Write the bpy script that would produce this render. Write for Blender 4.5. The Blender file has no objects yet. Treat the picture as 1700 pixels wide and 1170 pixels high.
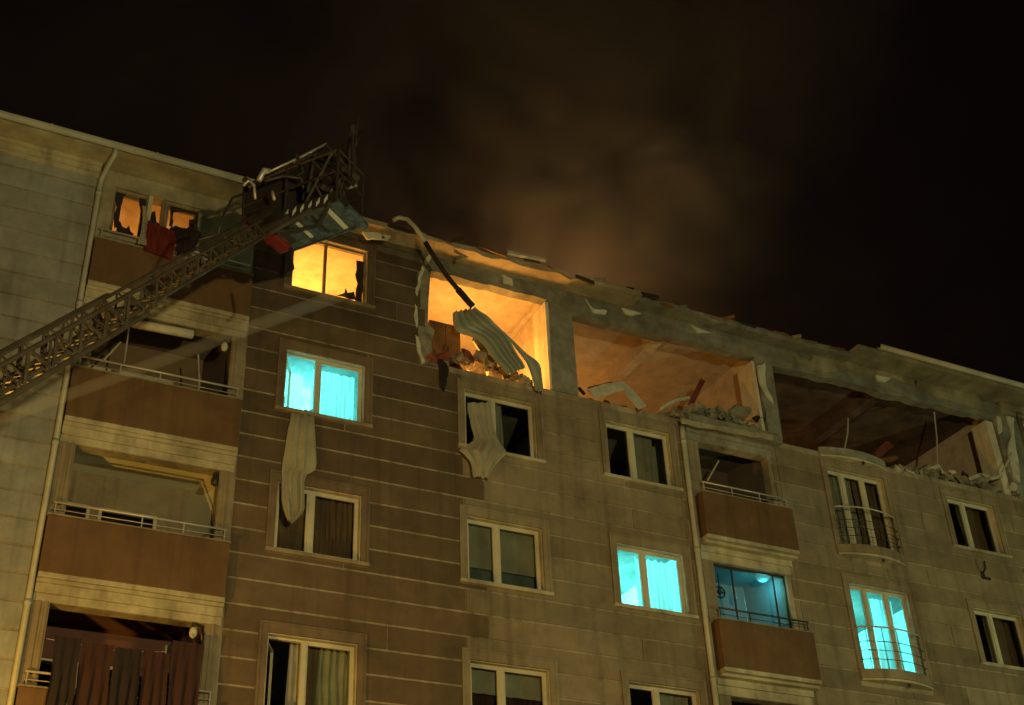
import bpy, bmesh, math, random
from mathutils import Vector, Matrix, noise
from mathutils.geometry import tessellate_polygon
R = math.radians
random.seed(7)
S = bpy.context.scene
COL = S.collection

# ------------------------------------------------------------------ camera
F_PX, YAW, PITCH, ROLL, CAMD, CAMH = 2180.7, R(27.79), R(32.967), R(-2.58), 20.936, 1.6
cyaw, syaw, cp, sp = math.cos(YAW), math.sin(YAW), math.cos(PITCH), math.sin(PITCH)
FW = Vector((syaw*cp, cyaw*cp, sp)); RT = Vector((cyaw, -syaw, 0)); UP = RT.cross(FW)
RT, UP = math.cos(ROLL)*RT + math.sin(ROLL)*UP, -math.sin(ROLL)*RT + math.cos(ROLL)*UP
CAMP = Vector((0, -CAMD, CAMH))
cam = bpy.data.objects.new('camera', bpy.data.cameras.new('camera')); COL.objects.link(cam)
cam.matrix_world = Matrix(((RT.x, UP.x, -FW.x, CAMP.x), (RT.y, UP.y, -FW.y, CAMP.y), (RT.z, UP.z, -FW.z, CAMP.z), (0, 0, 0, 1)))
cam.data.sensor_width = 36; cam.data.lens = 36*F_PX/1700; cam.data.clip_end = 2000
S.camera = cam
def at(px, py, y):                     # photograph pixel -> point on the vertical plane at depth y
    d = FW + RT*((px-850)/F_PX) - UP*((py-585)/F_PX)
    return CAMP + d*((y+CAMD)/d.y)

# ------------------------------------------------------------------ world, fill sun, exposure
W = bpy.data.worlds.new('World'); S.world = W; W.use_nodes = True
nt = W.node_tree; bg = nt.nodes['Background']
sky = nt.nodes.new('ShaderNodeTexSky'); sky.sky_type = 'NISHITA'; sky.sun_disc = False
sky.sun_elevation = R(-9); sky.sun_rotation = R(200)
mx = nt.nodes.new('ShaderNodeMix'); mx.data_type = 'RGBA'; mx.blend_type = 'ADD'; mx.inputs[0].default_value = 1
nt.links.new(sky.outputs[0], mx.inputs[6]); mx.inputs[7].default_value = (.024, .012, .0115, 1)
nt.links.new(mx.outputs[2], bg.inputs[0]); bg.inputs[1].default_value = .1
sun = bpy.data.lights.new('fill_sun', 'SUN'); sun.energy = .03; sun.angle = R(10); sun.color = (.75, 1, .8)  # added weak greenish fill from behind the camera, not a real moon
so = bpy.data.objects.new('fill_sun', sun); COL.objects.link(so); so.rotation_euler = (R(80), 0, R(-20))
S.view_settings.view_transform = 'Standard'; S.view_settings.look = 'None'
S.view_settings.exposure = 0; S.view_settings.gamma = 1
S.render.engine = 'CYCLES'
c = S.cycles
c.use_denoising = True; c.max_bounces = 8; c.volume_bounces = 1; c.transparent_max_bounces = 16
c.volume_step_rate = 1.0; c.volume_max_steps = 128; c.sample_clamp_indirect = 4; c.caustics_reflective = False; c.caustics_refractive = False

# ------------------------------------------------------------------ materials
MATS = {}
def nodes(name):
    m = bpy.data.materials.new(name); m.use_nodes = True; MATS[name] = m
    return m, m.node_tree.nodes, m.node_tree.links, m.node_tree.nodes['Principled BSDF']
def plain(name, col, rough=.7, metal=0, var=.25, scale=6, bump=.15, bscale=60, rand=.0, soot=0, grime=0, streak=0):
    """noise varied surface; optional soot that rises from the burnt storey; optional grime blotches and rain streaks"""
    m, N, L, B = nodes(name)
    B.inputs['Roughness'].default_value = rough; B.inputs['Metallic'].default_value = metal
    geo = N.new('ShaderNodeNewGeometry')
    n1 = N.new('ShaderNodeTexNoise'); n1.inputs['Scale'].default_value = scale*.25; n1.inputs['Detail'].default_value = 8; n1.inputs['Roughness'].default_value = .65
    L.new(geo.outputs['Position'], n1.inputs['Vector'])
    cr = N.new('ShaderNodeValToRGB'); L.new(n1.outputs[0], cr.inputs[0])
    cr.color_ramp.elements[0].position = .3; cr.color_ramp.elements[1].position = .72
    cr.color_ramp.elements[0].color = [x*(1-var) for x in col]+[1]; cr.color_ramp.elements[1].color = [min(1, x*(1+var)) for x in col]+[1]
    out = cr.outputs[0]
    def mul(col_sock, fac_sock, dark):
        x = N.new('ShaderNodeMix'); x.data_type = 'RGBA'; x.blend_type = 'MULTIPLY'
        L.new(fac_sock, x.inputs[0]); L.new(col_sock, x.inputs[6]); x.inputs[7].default_value = (*dark, 1)
        return x.outputs[2]
    def mapr(sock, a, b, c0, d0):
        x = N.new('ShaderNodeMapRange'); x.inputs[1].default_value = a; x.inputs[2].default_value = b
        x.inputs[3].default_value = c0; x.inputs[4].default_value = d0; L.new(sock, x.inputs[0]); return x.outputs[0]
    def math2(op, a, b):
        x = N.new('ShaderNodeMath'); x.operation = op; x.use_clamp = True
        for i, v in enumerate((a, b)):
            if isinstance(v, (int, float)): x.inputs[i].default_value = v
            else: L.new(v, x.inputs[i])
        return x.outputs[0]
    if rand:
        oi = N.new('ShaderNodeObjectInfo')
        out = mul(out, mapr(oi.outputs['Random'], 0, 1, 0, rand), (.45, .42, .38))
    if grime:
        n2 = N.new('ShaderNodeTexNoise'); n2.inputs['Scale'].default_value = .55; n2.inputs['Detail'].default_value = 9; n2.inputs['Roughness'].default_value = .7
        L.new(geo.outputs['Position'], n2.inputs['Vector'])
        out = mul(out, mapr(n2.outputs[0], .45, .7, 0, grime), (.35, .3, .25))
    if streak:
        mp = N.new('ShaderNodeMapping'); mp.inputs['Scale'].default_value = (5, 5, .25); L.new(geo.outputs['Position'], mp.inputs[0])
        n3 = N.new('ShaderNodeTexNoise'); n3.inputs['Scale'].default_value = 1; n3.inputs['Detail'].default_value = 6; L.new(mp.outputs[0], n3.inputs['Vector'])
        out = mul(out, mapr(n3.outputs[0], .5, .72, 0, streak), (.3, .27, .22))
    if soot:
        sx = N.new('ShaderNodeSeparateXYZ'); L.new(geo.outputs['Position'], sx.inputs[0])
        n4 = N.new('ShaderNodeTexNoise'); n4.inputs['Scale'].default_value = .7; n4.inputs['Detail'].default_value = 7; L.new(geo.outputs['Position'], n4.inputs['Vector'])
        zz = mapr(sx.outputs[2], 16.4, 19.2, 0, 1); xx = mapr(sx.outputs[0], 1.6, 3.4, 0, 1)
        fac = math2('MULTIPLY', math2('MULTIPLY', zz, xx), mapr(n4.outputs[0], .34, .6, .12, 1.25))
        out = mul(out, math2('MULTIPLY', fac, soot), (.10, .085, .07))
    L.new(out, B.inputs['Base Color'])
    if bump:
        nb = N.new('ShaderNodeTexNoise'); nb.inputs['Scale'].default_value = bscale; nb.inputs['Detail'].default_value = 5
        L.new(geo.outputs['Position'], nb.inputs['Vector'])
        bm_ = N.new('ShaderNodeBump'); bm_.inputs['Strength'].default_value = bump; bm_.inputs['Distance'].default_value = .02
        L.new(nb.outputs[0], bm_.inputs['Height']); L.new(bm_.outputs[0], B.inputs['Normal'])
    return m
plain('panel_brown', (.145, .10, .060), .85, rand=.75, soot=.7, grime=.5, streak=.35)
plain('panel_beige', (.285, .235, .155), .85, rand=.6, soot=.7, grime=.5, streak=.35)
plain('panel_grey', (.33, .345, .325), .85, rand=.45, soot=.5, grime=.45, streak=.4)
plain('joint', (.34, .29, .20), .85, soot=.85, grime=.85, streak=.7, var=.45)
plain('trim', (.28, .23, .15), .8, soot=.8, grime=.6, streak=.5)
plain('trim_brown', (.175, .125, .08), .8, soot=.8, grime=.6, streak=.4)
plain('cream', (.46, .42, .29), .8, soot=.6, grime=.7, streak=.4, var=.35)
plain('eave', (.40, .37, .25), .8, soot=.55, grime=.7, streak=.2, var=.35)
plain('eave_fire_lit', (.52, .44, .30), .8, soot=.4, grime=.6, var=.35)  # paler, less sooty copy of eave so the fire glow shows stronger
plain('parapet_brown', (.145, .080, .033), .75, var=.2, grime=.5, streak=.35, soot=.5)
plain('concrete', (.27, .27, .22), .9, var=.4, scale=10, bump=.5, bscale=25, grime=.8, soot=.45)
plain('plaster_white', (.60, .56, .44), .85, grime=.4, streak=.3)
plain('room_white', (.75, .74, .7), .9, var=.06, bump=0)
plain('room_burnt', (.52, .44, .34), .9, var=.2, scale=14, bump=.3, bscale=22, grime=.25)
plain('room_charred', (.13, .085, .06), .9, var=.6, scale=5, bump=.4, bscale=18, grime=.7)
plain('room_blue_lit', (.30, .37, .40), .9, var=.1, bump=0)  # cyan light of the balcony put into the wall colour
plain('room_dim', (.17, .12, .075), .9, var=.2, bump=0)  # recess walls darkened in colour to stand in for shade
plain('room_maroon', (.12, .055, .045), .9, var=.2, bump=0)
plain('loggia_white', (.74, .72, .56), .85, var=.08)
plain('room_dark', (.10, .075, .06), .9, var=.2, bump=0)  # shade inside the recess painted in as a dark wall colour
plain('pvc', (.56, .53, .40), .45, var=.12, bump=.02, grime=.4)
plain('pvc_burnt', (.20, .15, .09), .6, var=.6, bump=.4, bscale=20)
plain('pipe_grey', (.42, .42, .34), .5, var=.2, bump=.05, grime=.5)
plain('rail_metal', (.55, .52, .46), .4, .4, var=.15, bump=0)
plain('ladder_metal', (.10, .083, .062), .45, .35, var=.35, scale=14, bump=.1, grime=.5)
plain('dark_metal', (.05, .042, .04), .5, .3, var=.4, bump=.1)
plain('red_paint', (.20, .016, .014), .4, var=.25, bump=.03)
plain('blue_lit_plate', (.11, .165, .20), .35, .35, var=.8, scale=34, bump=.15, bscale=30)  # blue light from the truck and patchy reflections put into the plate colour
plain('white_stripe', (.62, .70, .68), .3, var=.15, bump=0)
plain('roof_tile', (.16, .07, .045), .8, var=.3)
plain('asphalt', (.05, .05, .052), .9, var=.3, bump=.4)
plain('wood', (.20, .095, .035), .6, var=.5, scale=10, bump=.15)
plain('rubble', (.26, .24, .18), .95, var=.6, scale=16, bump=.6, bscale=20, grime=.5)
plain('rubble_red', (.20, .05, .03), .95, var=.5, scale=14, bump=.5, bscale=20)
plain('sheet_metal', (.34, .38, .31), .5, .15, var=.2, bump=.1, grime=.4)
plain('insulation', (.52, .52, .42), .95, var=.25, scale=20, bump=.5, bscale=25)
plain('rubber', (.03, .03, .03), .8, bump=.1)
plain('charred', (.025, .018, .016), .9, var=.5, bump=.4, bscale=20)
def cloth_mat(name, col, trans=.4, var=.2):
    m = plain(name, col, .9, var=var, scale=9, bump=.1, bscale=120)
    N = m.node_tree.nodes; L = m.node_tree.links; B = N['Principled BSDF']; out = N['Material Output']
    t = N.new('ShaderNodeBsdfTranslucent'); mixs = N.new('ShaderNodeMixShader'); mixs.inputs[0].default_value = trans
    src = B.inputs['Base Color'].links[0].from_socket; L.new(src, t.inputs[0])
    L.new(B.outputs[0], mixs.inputs[1]); L.new(t.outputs[0], mixs.inputs[2]); L.new(mixs.outputs[0], out.inputs[0])
cloth_mat('cloth_white', (.48, .45, .33), .3)
cloth_mat('sheer', (.72, .73, .70), .5, .06)
cloth_mat('cloth_grey', (.40, .38, .31), .3)
cloth_mat('cloth_brown', (.20, .13, .085), .25)
cloth_mat('cloth_red', (.17, .022, .014), .25)
cloth_mat('cloth_maroon', (.045, .017, .017), .15)
cloth_mat('cloth_dark', (.022, .014, .018), .15)
cloth_mat('cloth_blue', (.13, .16, .17), .2)
def glass(name='glass', tint=(.9, .93, .9), base=.05):
    m, N, L, B = nodes(name); N.remove(B)
    tr = N.new('ShaderNodeBsdfTransparent'); tr.inputs[0].default_value = (*tint, 1)
    gl = N.new('ShaderNodeBsdfGlossy'); gl.inputs['Roughness'].default_value = .03
    lw = N.new('ShaderNodeLayerWeight'); lw.inputs[0].default_value = .5
    pw = N.new('ShaderNodeMath'); pw.operation = 'POWER'; pw.inputs[1].default_value = 5; L.new(lw.outputs['Facing'], pw.inputs[0])
    fr = N.new('ShaderNodeMapRange'); fr.inputs[3].default_value = base; fr.inputs[4].default_value = .9; L.new(pw.outputs[0], fr.inputs[0])
    mixs = N.new('ShaderNodeMixShader'); L.new(fr.outputs[0], mixs.inputs[0]); L.new(tr.outputs[0], mixs.inputs[1]); L.new(gl.outputs[0], mixs.inputs[2])
    L.new(mixs.outputs[0], N['Material Output'].inputs[0])
glass()
def emit(name, col, st):
    m, N, L, B = nodes(name); B.inputs['Emission Color'].default_value = (*col, 1); B.inputs['Emission Strength'].default_value = st
    B.inputs['Base Color'].default_value = (*[x*.5 for x in col], 1)
emit('lamp_cyan', (.25, .9, 1), 3)
emit('lamp_faint', (.3, .9, 1), .25)
emit('lamp_warm', (1, .72, .3), 40)
m, N, L, B = nodes('flame')
B.inputs['Base Color'].default_value = (0, 0, 0, 1)
g = N.new('ShaderNodeNewGeometry'); nn = N.new('ShaderNodeTexNoise'); nn.inputs['Scale'].default_value = 3; L.new(g.outputs['Position'], nn.inputs[0])
cr = N.new('ShaderNodeValToRGB'); L.new(nn.outputs[0], cr.inputs[0])
cr.color_ramp.elements[0].color = (1, .14, .012, 1); cr.color_ramp.elements[1].color = (1, .5, .09, 1)
L.new(cr.outputs[0], B.inputs['Emission Color']); B.inputs['Emission Strength'].default_value = 7

# ------------------------------------------------------------------ mesh helpers
class MB:
    def __init__(s): s.v = []; s.f = []
    def add(s, vs, fs):
        o = len(s.v); s.v += [tuple(p) for p in vs]; s.f += [tuple(i+o for i in f) for f in fs]; return s
    def box(s, x0, x1, y0, y1, z0, z1):
        return s.add([(x0,y0,z0),(x1,y0,z0),(x1,y1,z0),(x0,y1,z0),(x0,y0,z1),(x1,y0,z1),(x1,y1,z1),(x0,y1,z1)],
                     [(0,3,2,1),(4,5,6,7),(0,1,5,4),(1,2,6,5),(2,3,7,6),(3,0,4,7)])
    def obox(s, c, ax, ay, az):        # oriented box from centre and half axes
        c = Vector(c); vs = [c+ax*i+ay*j+az*k for k in (-1,1) for i, j in ((-1,-1),(1,-1),(1,1),(-1,1))]
        return s.add(vs, [(0,3,2,1),(4,5,6,7),(0,1,5,4),(1,2,6,5),(2,3,7,6),(3,0,4,7)])
    def tube(s, pts, r, n=8, r1=None):
        pts = [Vector(p) for p in pts]; vs = []; fs = []; k = len(pts)
        d = (pts[1]-pts[0]).normalized(); u = d.orthogonal().normalized()
        for i, p in enumerate(pts):
            d = (pts[min(i+1,k-1)]-pts[max(i-1,0)]).normalized()
            u = (u - d*u.dot(d)).normalized(); w = d.cross(u)
            rr = r if r1 is None else r+(r1-r)*i/(k-1)
            vs += [p+(u*math.cos(2*math.pi*j/n)+w*math.sin(2*math.pi*j/n))*rr for j in range(n)]
        for i in range(k-1):
            for j in range(n): fs.append((i*n+j, i*n+(j+1)%n, (i+1)*n+(j+1)%n, (i+1)*n+j))
        fs.append(tuple(reversed(range(n)))); fs.append(tuple((k-1)*n+j for j in range(n)))
        return s.add(vs, fs)
    def poly(s, pts, y0, y1):          # polygon in x,z given counter clockwise seen from -y, extruded in y
        n = len(pts); vs = [(x, y0, z) for x, z in pts]+[(x, y1, z) for x, z in pts]
        tri = tessellate_polygon([[Vector((x, z, 0)) for x, z in pts]])
        fs = []
        for a, b, c_ in tri:
            ar = (pts[b][0]-pts[a][0])*(pts[c_][1]-pts[a][1])-(pts[c_][0]-pts[a][0])*(pts[b][1]-pts[a][1])
            if ar < 0: a, c_ = c_, a
            fs += [(a, b, c_), (c_+n, b+n, a+n)]
        for i in range(n):
            j = (i+1) % n; fs.append((i, i+n, j+n, j))
        return s.add(vs, fs)
    def cells(s, xs, zs, solid, y0, y1):   # slab in x,z with openings; no inner faces
        xs = sorted(set(round(x,4) for x in xs)); zs = sorted(set(round(z,4) for z in zs)); nx, nz = len(xs)-1, len(zs)-1
        g = [[solid((xs[i]+xs[i+1])/2, (zs[k]+zs[k+1])/2) for k in range(nz)] for i in range(nx)]
        G = lambda i, k: 0 <= i < nx and 0 <= k < nz and g[i][k]
        for i in range(nx):
            for k in range(nz):
                if not g[i][k]: continue
                a, b, c_, d = xs[i], xs[i+1], zs[k], zs[k+1]
                s.add([(a,y0,c_),(b,y0,c_),(b,y0,d),(a,y0,d)], [(0,1,2,3)]); s.add([(a,y1,c_),(b,y1,c_),(b,y1,d),(a,y1,d)], [(3,2,1,0)])
                if not G(i-1,k): s.add([(a,y0,c_),(a,y0,d),(a,y1,d),(a,y1,c_)], [(0,1,2,3)])
                if not G(i+1,k): s.add([(b,y0,c_),(b,y1,c_),(b,y1,d),(b,y0,d)], [(0,1,2,3)])
                if not G(i,k-1): s.add([(a,y0,c_),(a,y1,c_),(b,y1,c_),(b,y0,c_)], [(0,1,2,3)])
                if not G(i,k+1): s.add([(a,y0,d),(b,y0,d),(b,y1,d),(a,y1,d)], [(0,1,2,3)])
        return s
def obj(name, mb, mat, parent=None, smooth=False, bevel=0):
    me = bpy.data.meshes.new(name); me.from_pydata(mb.v, [], mb.f); me.update()
    if mat: me.materials.append(MATS[mat])
    if smooth: me.shade_smooth()
    o = bpy.data.objects.new(name, me); COL.objects.link(o)
    if parent: o.parent = parent
    if bevel:
        b = o.modifiers.new('bevel', 'BEVEL'); b.width = bevel; b.segments = 2; b.limit_method = 'ANGLE'
    return o
def thing(name, label, cat, group=None, loc=(0,0,0)):
    o = bpy.data.objects.new(name, None); COL.objects.link(o); o.location = loc; o.empty_display_size = .2
    return tag(o, label, cat, group)
def tag(o, label, cat, group=None):
    o['label'] = label; o['category'] = cat
    if group: o['group'] = group
    return o
def light(name, loc, col, watts, rad, parent=None):
    l = bpy.data.lights.new(name, 'POINT'); l.color = col; l.energy = watts; l.shadow_soft_size = rad
    o = bpy.data.objects.new(name, l); COL.objects.link(o); o.location = loc
    if parent: o.parent = parent
    return o
jit = lambda a: random.uniform(-a, a)

# ------------------------------------------------------------------ ground
g = obj('ground', MB().box(-150, 150, -150, 150, -.5, 0), 'asphalt'); g['kind'] = 'structure'

# ------------------------------------------------------------------ the apartment building
BLD = thing('apartment_building', 'apartment block with burnt out top storey and banded stucco front', 'building')
XL, XR = -7.0, 30.0
FH = 2.9
WT, WB = [0, 18.67, 15.77, 12.87, 9.97], [0, 17.33, 14.43, 11.53, 8.63]      # window head / sill by storey from the top
CX = {'A': (6.07, 7.70), 'B': (9.87, 11.51), 'C': (13.23, 14.85), 'E': (22.84, 24.36), 'F': (26.3, 27.9)}
DX = (19.2, 20.9); DT, DB = [0, 18.73, 15.83, 12.93, 10.03], [0, 16.71, 13.81, 10.91, 8.01]
LBX = (2.47, 4.99); MBX = (15.6, 17.5)
PT, PB = [0, 17.2, 14.32, 11.43, 8.53], [0, 16.22, 13.33, 10.43, 7.53]       # parapet top / bottom
holes = []          # openings in the backing wall: x0,x1,z0,z1
clear = []          # where no panel lies
for cname in 'ABCEF':
    for r in (1, 2, 3, 4):
        if r == 1 and cname in 'BCE': continue
        x0, x1 = CX[cname]; b = WB[r]-(.08 if (cname, r) == ('A', 1) else 0)
        holes.append((x0, x1, b, WT[r])); clear.append((x0-.16, x1+.16, b-.09, WT[r]+.19))
for r in (2, 3, 4):
    holes.append((*DX, DB[r], DT[r])); clear.append((DX[0]-.16, DX[1]+.16, DB[r]-.35, DT[r]+.19))
    holes.append((*LBX, PB[r]+.05, WT[r])); clear.append((2.15, 5.26, PB[r]-.45, PB[r]+FH-.45))
    holes.append((*MBX, PB[r]+.05, WT[r]-.03)); clear.append((15.28, 17.72, PB[r]-.45, PT[r]+.02)); clear.append((15.28, 17.62, PB[r]-.45, PB[r]+FH-.45))
holes.append((2.41, 4.1, 17.55, 18.62)); clear.append((2.15, 5.26, 15.7, 19.1))
def inside(x, z, rs): return any(a < x < b and c_ < z < d for a, b, c_, d in rs)
ZS = 16.22           # top of the sound wall under the blown out rooms
XB = 8.62            # left of this the top storey front still stands
def solid(x, z): return not inside(x, z, holes) and not (x > XB and z > ZS)
mb = MB().cells([XL, XR, XB]+[v for h in holes for v in h[:2]], [0, 19, ZS]+[v for h in holes for v in h[2:]], solid, 0, .24)
# broken part of the top storey: posts, lintel band and ragged sills in one outline
def ragged(p, q, n, amp):
    return [(p[0]+(q[0]-p[0])*i/n+jit(amp), p[1]+(q[1]-p[1])*i/n+jit(amp)) for i in range(n)]
H1, H2, H3 = (9.16, 12.02, 18.58), (12.60, 17.66, 18.42), (18.12, 25.25, 18.50)
out = [(XB, ZS)]
out += [(9.0, ZS), (9.0, 16.55)]+ragged((9.02, 16.6), (9.16, 18.5), 5, .02)+ragged((9.16, 18.58), (12.02, 18.62), 16, .022)
out += [(12.02, 18.6), (11.98, ZS+.02), (12.62, ZS+.02)]
out += [(12.60, 18.34)]+ragged((12.63, 18.36), (15.2, 18.40), 12, .02)+ragged((15.2, 18.43), (17.66, 18.5), 10, .03)+[(17.66, 18.5)]
out += ragged((17.62, 18.45), (17.70, ZS+.35), 8, .03)+[(17.7, ZS+.02), (18.05, ZS+.02)]
out += [(18.12, 18.36)]+ragged((18.15, 18.38), (21.4, 18.5), 13, .03)+ragged((21.5, 18.42), (25.2, 18.52), 14, .035)+[(25.25, 18.5)]
out += ragged((25.27, 18.4), (25.36, ZS+.3), 8, .05)+[(25.4, ZS), (26.3, ZS), (26.3, 18.67), (27.9, 18.67), (27.9, ZS), (XR, ZS), (XR, 19.0), (XB, 19.0)]
wall = obj('wall', mb, 'joint', BLD)
bw = obj('broken_wall', MB().poly(out, 0, .24), 'concrete', BLD); bw['label'] = 'bare broken concrete frame of the burnt top storey'
# --- stucco panels, one by one
CH = .4745; GAP = .022; Z0 = 15.62
def panel(x0, x1, z0, z1, mat, par):
    xs = [x0, x1]; zs = [z0, z1]
    for a, b, c_, d in clear:
        if a < x1 and b > x0 and c_ < z1 and d > z0:
            xs += [v for v in (a, b) if x0 < v < x1]; zs += [v for v in (c_, d) if z0 < v < z1]
    xs = sorted(set(round(v, 4) for v in xs)); zs = sorted(set(round(v, 4) for v in zs))
    todo = {(i, k) for i in range(len(xs)-1) for k in range(len(zs)-1) if not inside((xs[i]+xs[i+1])/2, (zs[k]+zs[k+1])/2, clear)}
    while todo:                        # one object for each connected piece
        st = [todo.pop()]; comp = set(st)
        while st:
            i, k = st.pop()
            for q in ((i+1, k), (i-1, k), (i, k+1), (i, k-1)):
                if q in todo: todo.remove(q); comp.add(q); st.append(q)
        def sol(x, z):
            return any(xs[i] < x < xs[i+1] and zs[k] < z < zs[k+1] for i, k in comp)
        ex = [xs[i] for i, k in comp]+[xs[i+1] for i, k in comp]; ez = [zs[k] for i, k in comp]+[zs[k+1] for i, k in comp]
        if max(ez)-min(ez) < .03 or max(ex)-min(ex) < .03: continue
        obj('panel', MB().cells(ex, ez, sol, -.016-random.uniform(0, .004), .002), mat, par)
xcuts_extra = {}
for k in range(-18, 8):
    z0, z1 = Z0+k*CH+GAP, Z0+(k+1)*CH-GAP
    if z1 > 18.98: z1 = 18.72
    if z0 > 18.6: continue
    # left wing
    pts = [XL, -.9+jit(.9), 2.12]
    for a, b in zip(pts, pts[1:]): panel(a+GAP*.6, b-GAP*.6, z0, min(z1, 18.70), 'panel_grey', wall)
    # main front
    xe = 29.9
    if z1 > ZS:
        xe = 8.98-abs(math.sin(k*2.1))*.12+jit(.05)
        if z0 < ZS+.2: xe = 9.25
    off = .9 if k % 2 else 0
    cuts = [5.28]+([7.9+jit(.6)] if k % 3 == 0 else [])+[9.82+(.45 if k % 2 else 0)]+([12.5+off+jit(.4)] if k % 2 else [])+[15.05, 17.75, 19.9+off*.6]+([22.0+jit(.4)] if k % 3 == 1 else [])+[25.2+jit(.6), 30]
    cuts = [x for x in cuts if x < xe-.35]+[xe]
    for a, b in zip(cuts, cuts[1:]):
        m_ = 'panel_brown' if b < 10.4 else 'panel_beige'
        panel(a+GAP*.6, b-GAP*.6, z0, min(z1, 18.70), m_, wall)
# --- floor slabs, partitions, back wall, beams
for z in (16.0, 13.1, 10.2, 7.3):
    obj('floor_slab', MB().box(XL, XR, .245, 9, z, z+.2), 'concrete', BLD)
obj('floor_slab', MB().box(XL, XR, .245, 9, 18.92, 19.08), 'room_burnt', BLD)
obj('back_wall', MB().box(XL, XR, 9, 9.3, 0, 19), 'plaster_white', BLD)
obj('end_wall', MB().box(XL-.3, XL, 0, 9.3, 0, 19), 'panel_grey', BLD); obj('end_wall', MB().box(XR, XR+.3, 0, 9.3, 0, 19), 'panel_grey', BLD)
def room_wall(x0, x1, y0, y1, z0, z1, mat): obj('partition_wall', MB().box(x0, x1, y0, y1, z0, z1), mat, BLD)
for r, zb in ((1, 16.2), (2, 13.3), (3, 10.4), (4, 7.5)):
    zt = zb+2.7 if r > 1 else 18.915
    mat = 'room_white'
    if r == 1:
        for x in (2.05, 5.4, 8.5, 17.8, 25.45): room_wall(x, x+.15, .245, 5.4, zb, zt, 'room_burnt')
        room_wall(12.1, 12.5, .245, 2.2, zb, zt, 'room_burnt'); room_wall(12.2, 12.4, 3.4, 5.4, zb, zt, 'room_burnt')
        room_wall(2.2, 17.8, 5.4, 5.5, zb, zt, 'room_burnt'); room_wall(17.95, 29.9, 5.4, 5.5, zb, zt, 'room_charred')
    else:
        for x in (2.05, 5.3, 8.5, 12.2, 15.05, 17.8, 21.8, 25.4): room_wall(x, x+.12, .245, 4.6, zb, zt, mat)
        room_wall(2.2, 29.9, 4.6, 4.7, zb, zt, mat)
for x, m_ in ((15.0, 'room_burnt'), (21.6, 'room_charred')):
    obj('beam', MB().box(x, x+.28, .245, 5.4, 18.55, 18.915), m_, BLD)
obj('ceiling_cornice', MB().box(8.66, 12.09, .245, .33, 18.78, 18.914), 'room_burnt', BLD)
obj('ceiling_cornice', MB().box(11.98, 12.096, .335, 5.38, 18.80, 18.914), 'room_burnt', BLD)
obj('ceiling_cornice', MB().box(17.95, 25.4, .25, 5.39, 18.86, 18.917), 'room_charred', BLD)
# --- eaves, gutters, cornice, roof
def eave(x0, x1, y, z0, z1, mat, sag=0, rag=0):
    n = max(2, int((x1-x0)/(.5 if rag < .02 else .22))); vs = []; fs = []
    for i in range(n+1):
        x = x0+(x1-x0)*i/n; yy = y+jit(rag); dz = sag*math.sin(math.pi*i/n)+jit(rag*.5)
        vs += [(x, yy, z0+dz), (x, .3, z0), (x, .3, z1), (x, yy, z1+dz)]
        if i: a = 4*(i-1); b = 4*i; fs += [(a+j, a+(j+1)%4, b+(j+1)%4, b+j) for j in range(4)]
    fs += [(3,2,1,0), tuple(4*n+j for j in range(4))]
    return obj('eave', MB().add(vs, fs), mat, BLD)
eave(XL-.4, 7.05, -.60, 19.002, 19.10, 'eave')
eave(7.05, 14.2, -.50, 19.002, 19.13, 'eave_fire_lit', -.03, .05)
eave(14.2, 20.4, -.34, 19.002, 19.16, 'concrete', -.03, .04)
eave(20.4, XR+.4, -.66, 19.06, 19.20, 'eave', 0, .01)
def gutter(x0, x1, y, z):
    n = 9; prof = [(y-.075+.075*math.cos(math.pi*(1+i/(n-1))), z-.10*math.sin(math.pi*i/(n-1))) for i in range(n)]
    prof += [(a, b+.012) for a, b in reversed(prof)]
    vs = [(x0, a, b) for a, b in prof]+[(x1, a, b) for a, b in prof]; k = len(prof)
    fs = [(i, i+k, (i+1)%k+k, (i+1)%k) for i in range(k)]+[tuple(range(k)), tuple(reversed(range(k, 2*k)))]
    return obj('gutter', MB().add(vs, fs), 'pipe_grey', BLD, True)
gutter(XL-.4, 4.98, -.605, 19.10); gutter(21.0, XR+.4, -.665, 19.25)
for i, x in enumerate((-5, -3, -1, 1, 3, 4.8)): obj('gutter_bracket', MB().box(x, x+.03, -.77, -.60, 19.09, 19.115), 'pipe_grey', BLD)
cm = MB()
for a, b, y in ((18.70, 18.80, -.05), (18.80, 18.91, -.10), (18.91, 19.0, -.16)): cm.box(XL, 2.1, y, .001, a, b)
obj('cornice', cm, 'cream', BLD)
cm = MB()
for a, b, y in ((18.72, 18.86, -.03), (18.86, 19.0, -.07)): cm.box(5.27, 8.9, y, .001, a, b)
obj('cornice', cm, 'trim', BLD)
cm = MB()
for a, b, y in ((18.74, 18.88, -.04), (18.88, 19.05, -.09)): cm.box(25.6, XR, y, .001, a, b)
obj('cornice', cm, 'cream', BLD)
rm = MB().add([(XL-.5,-.3,19.21),(XR+.5,-.3,19.21),(XR+.5,9.9,19.21),(XL-.5,9.9,19.21),(XL+4,4.8,20.6),(XR-4,4.8,20.6)], [(0,1,5,4),(1,2,5),(2,3,4,5),(3,0,4),(3,2,1,0)])
obj('roof', rm, 'roof_tile', BLD)
rl = random.Random(5)
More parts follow.
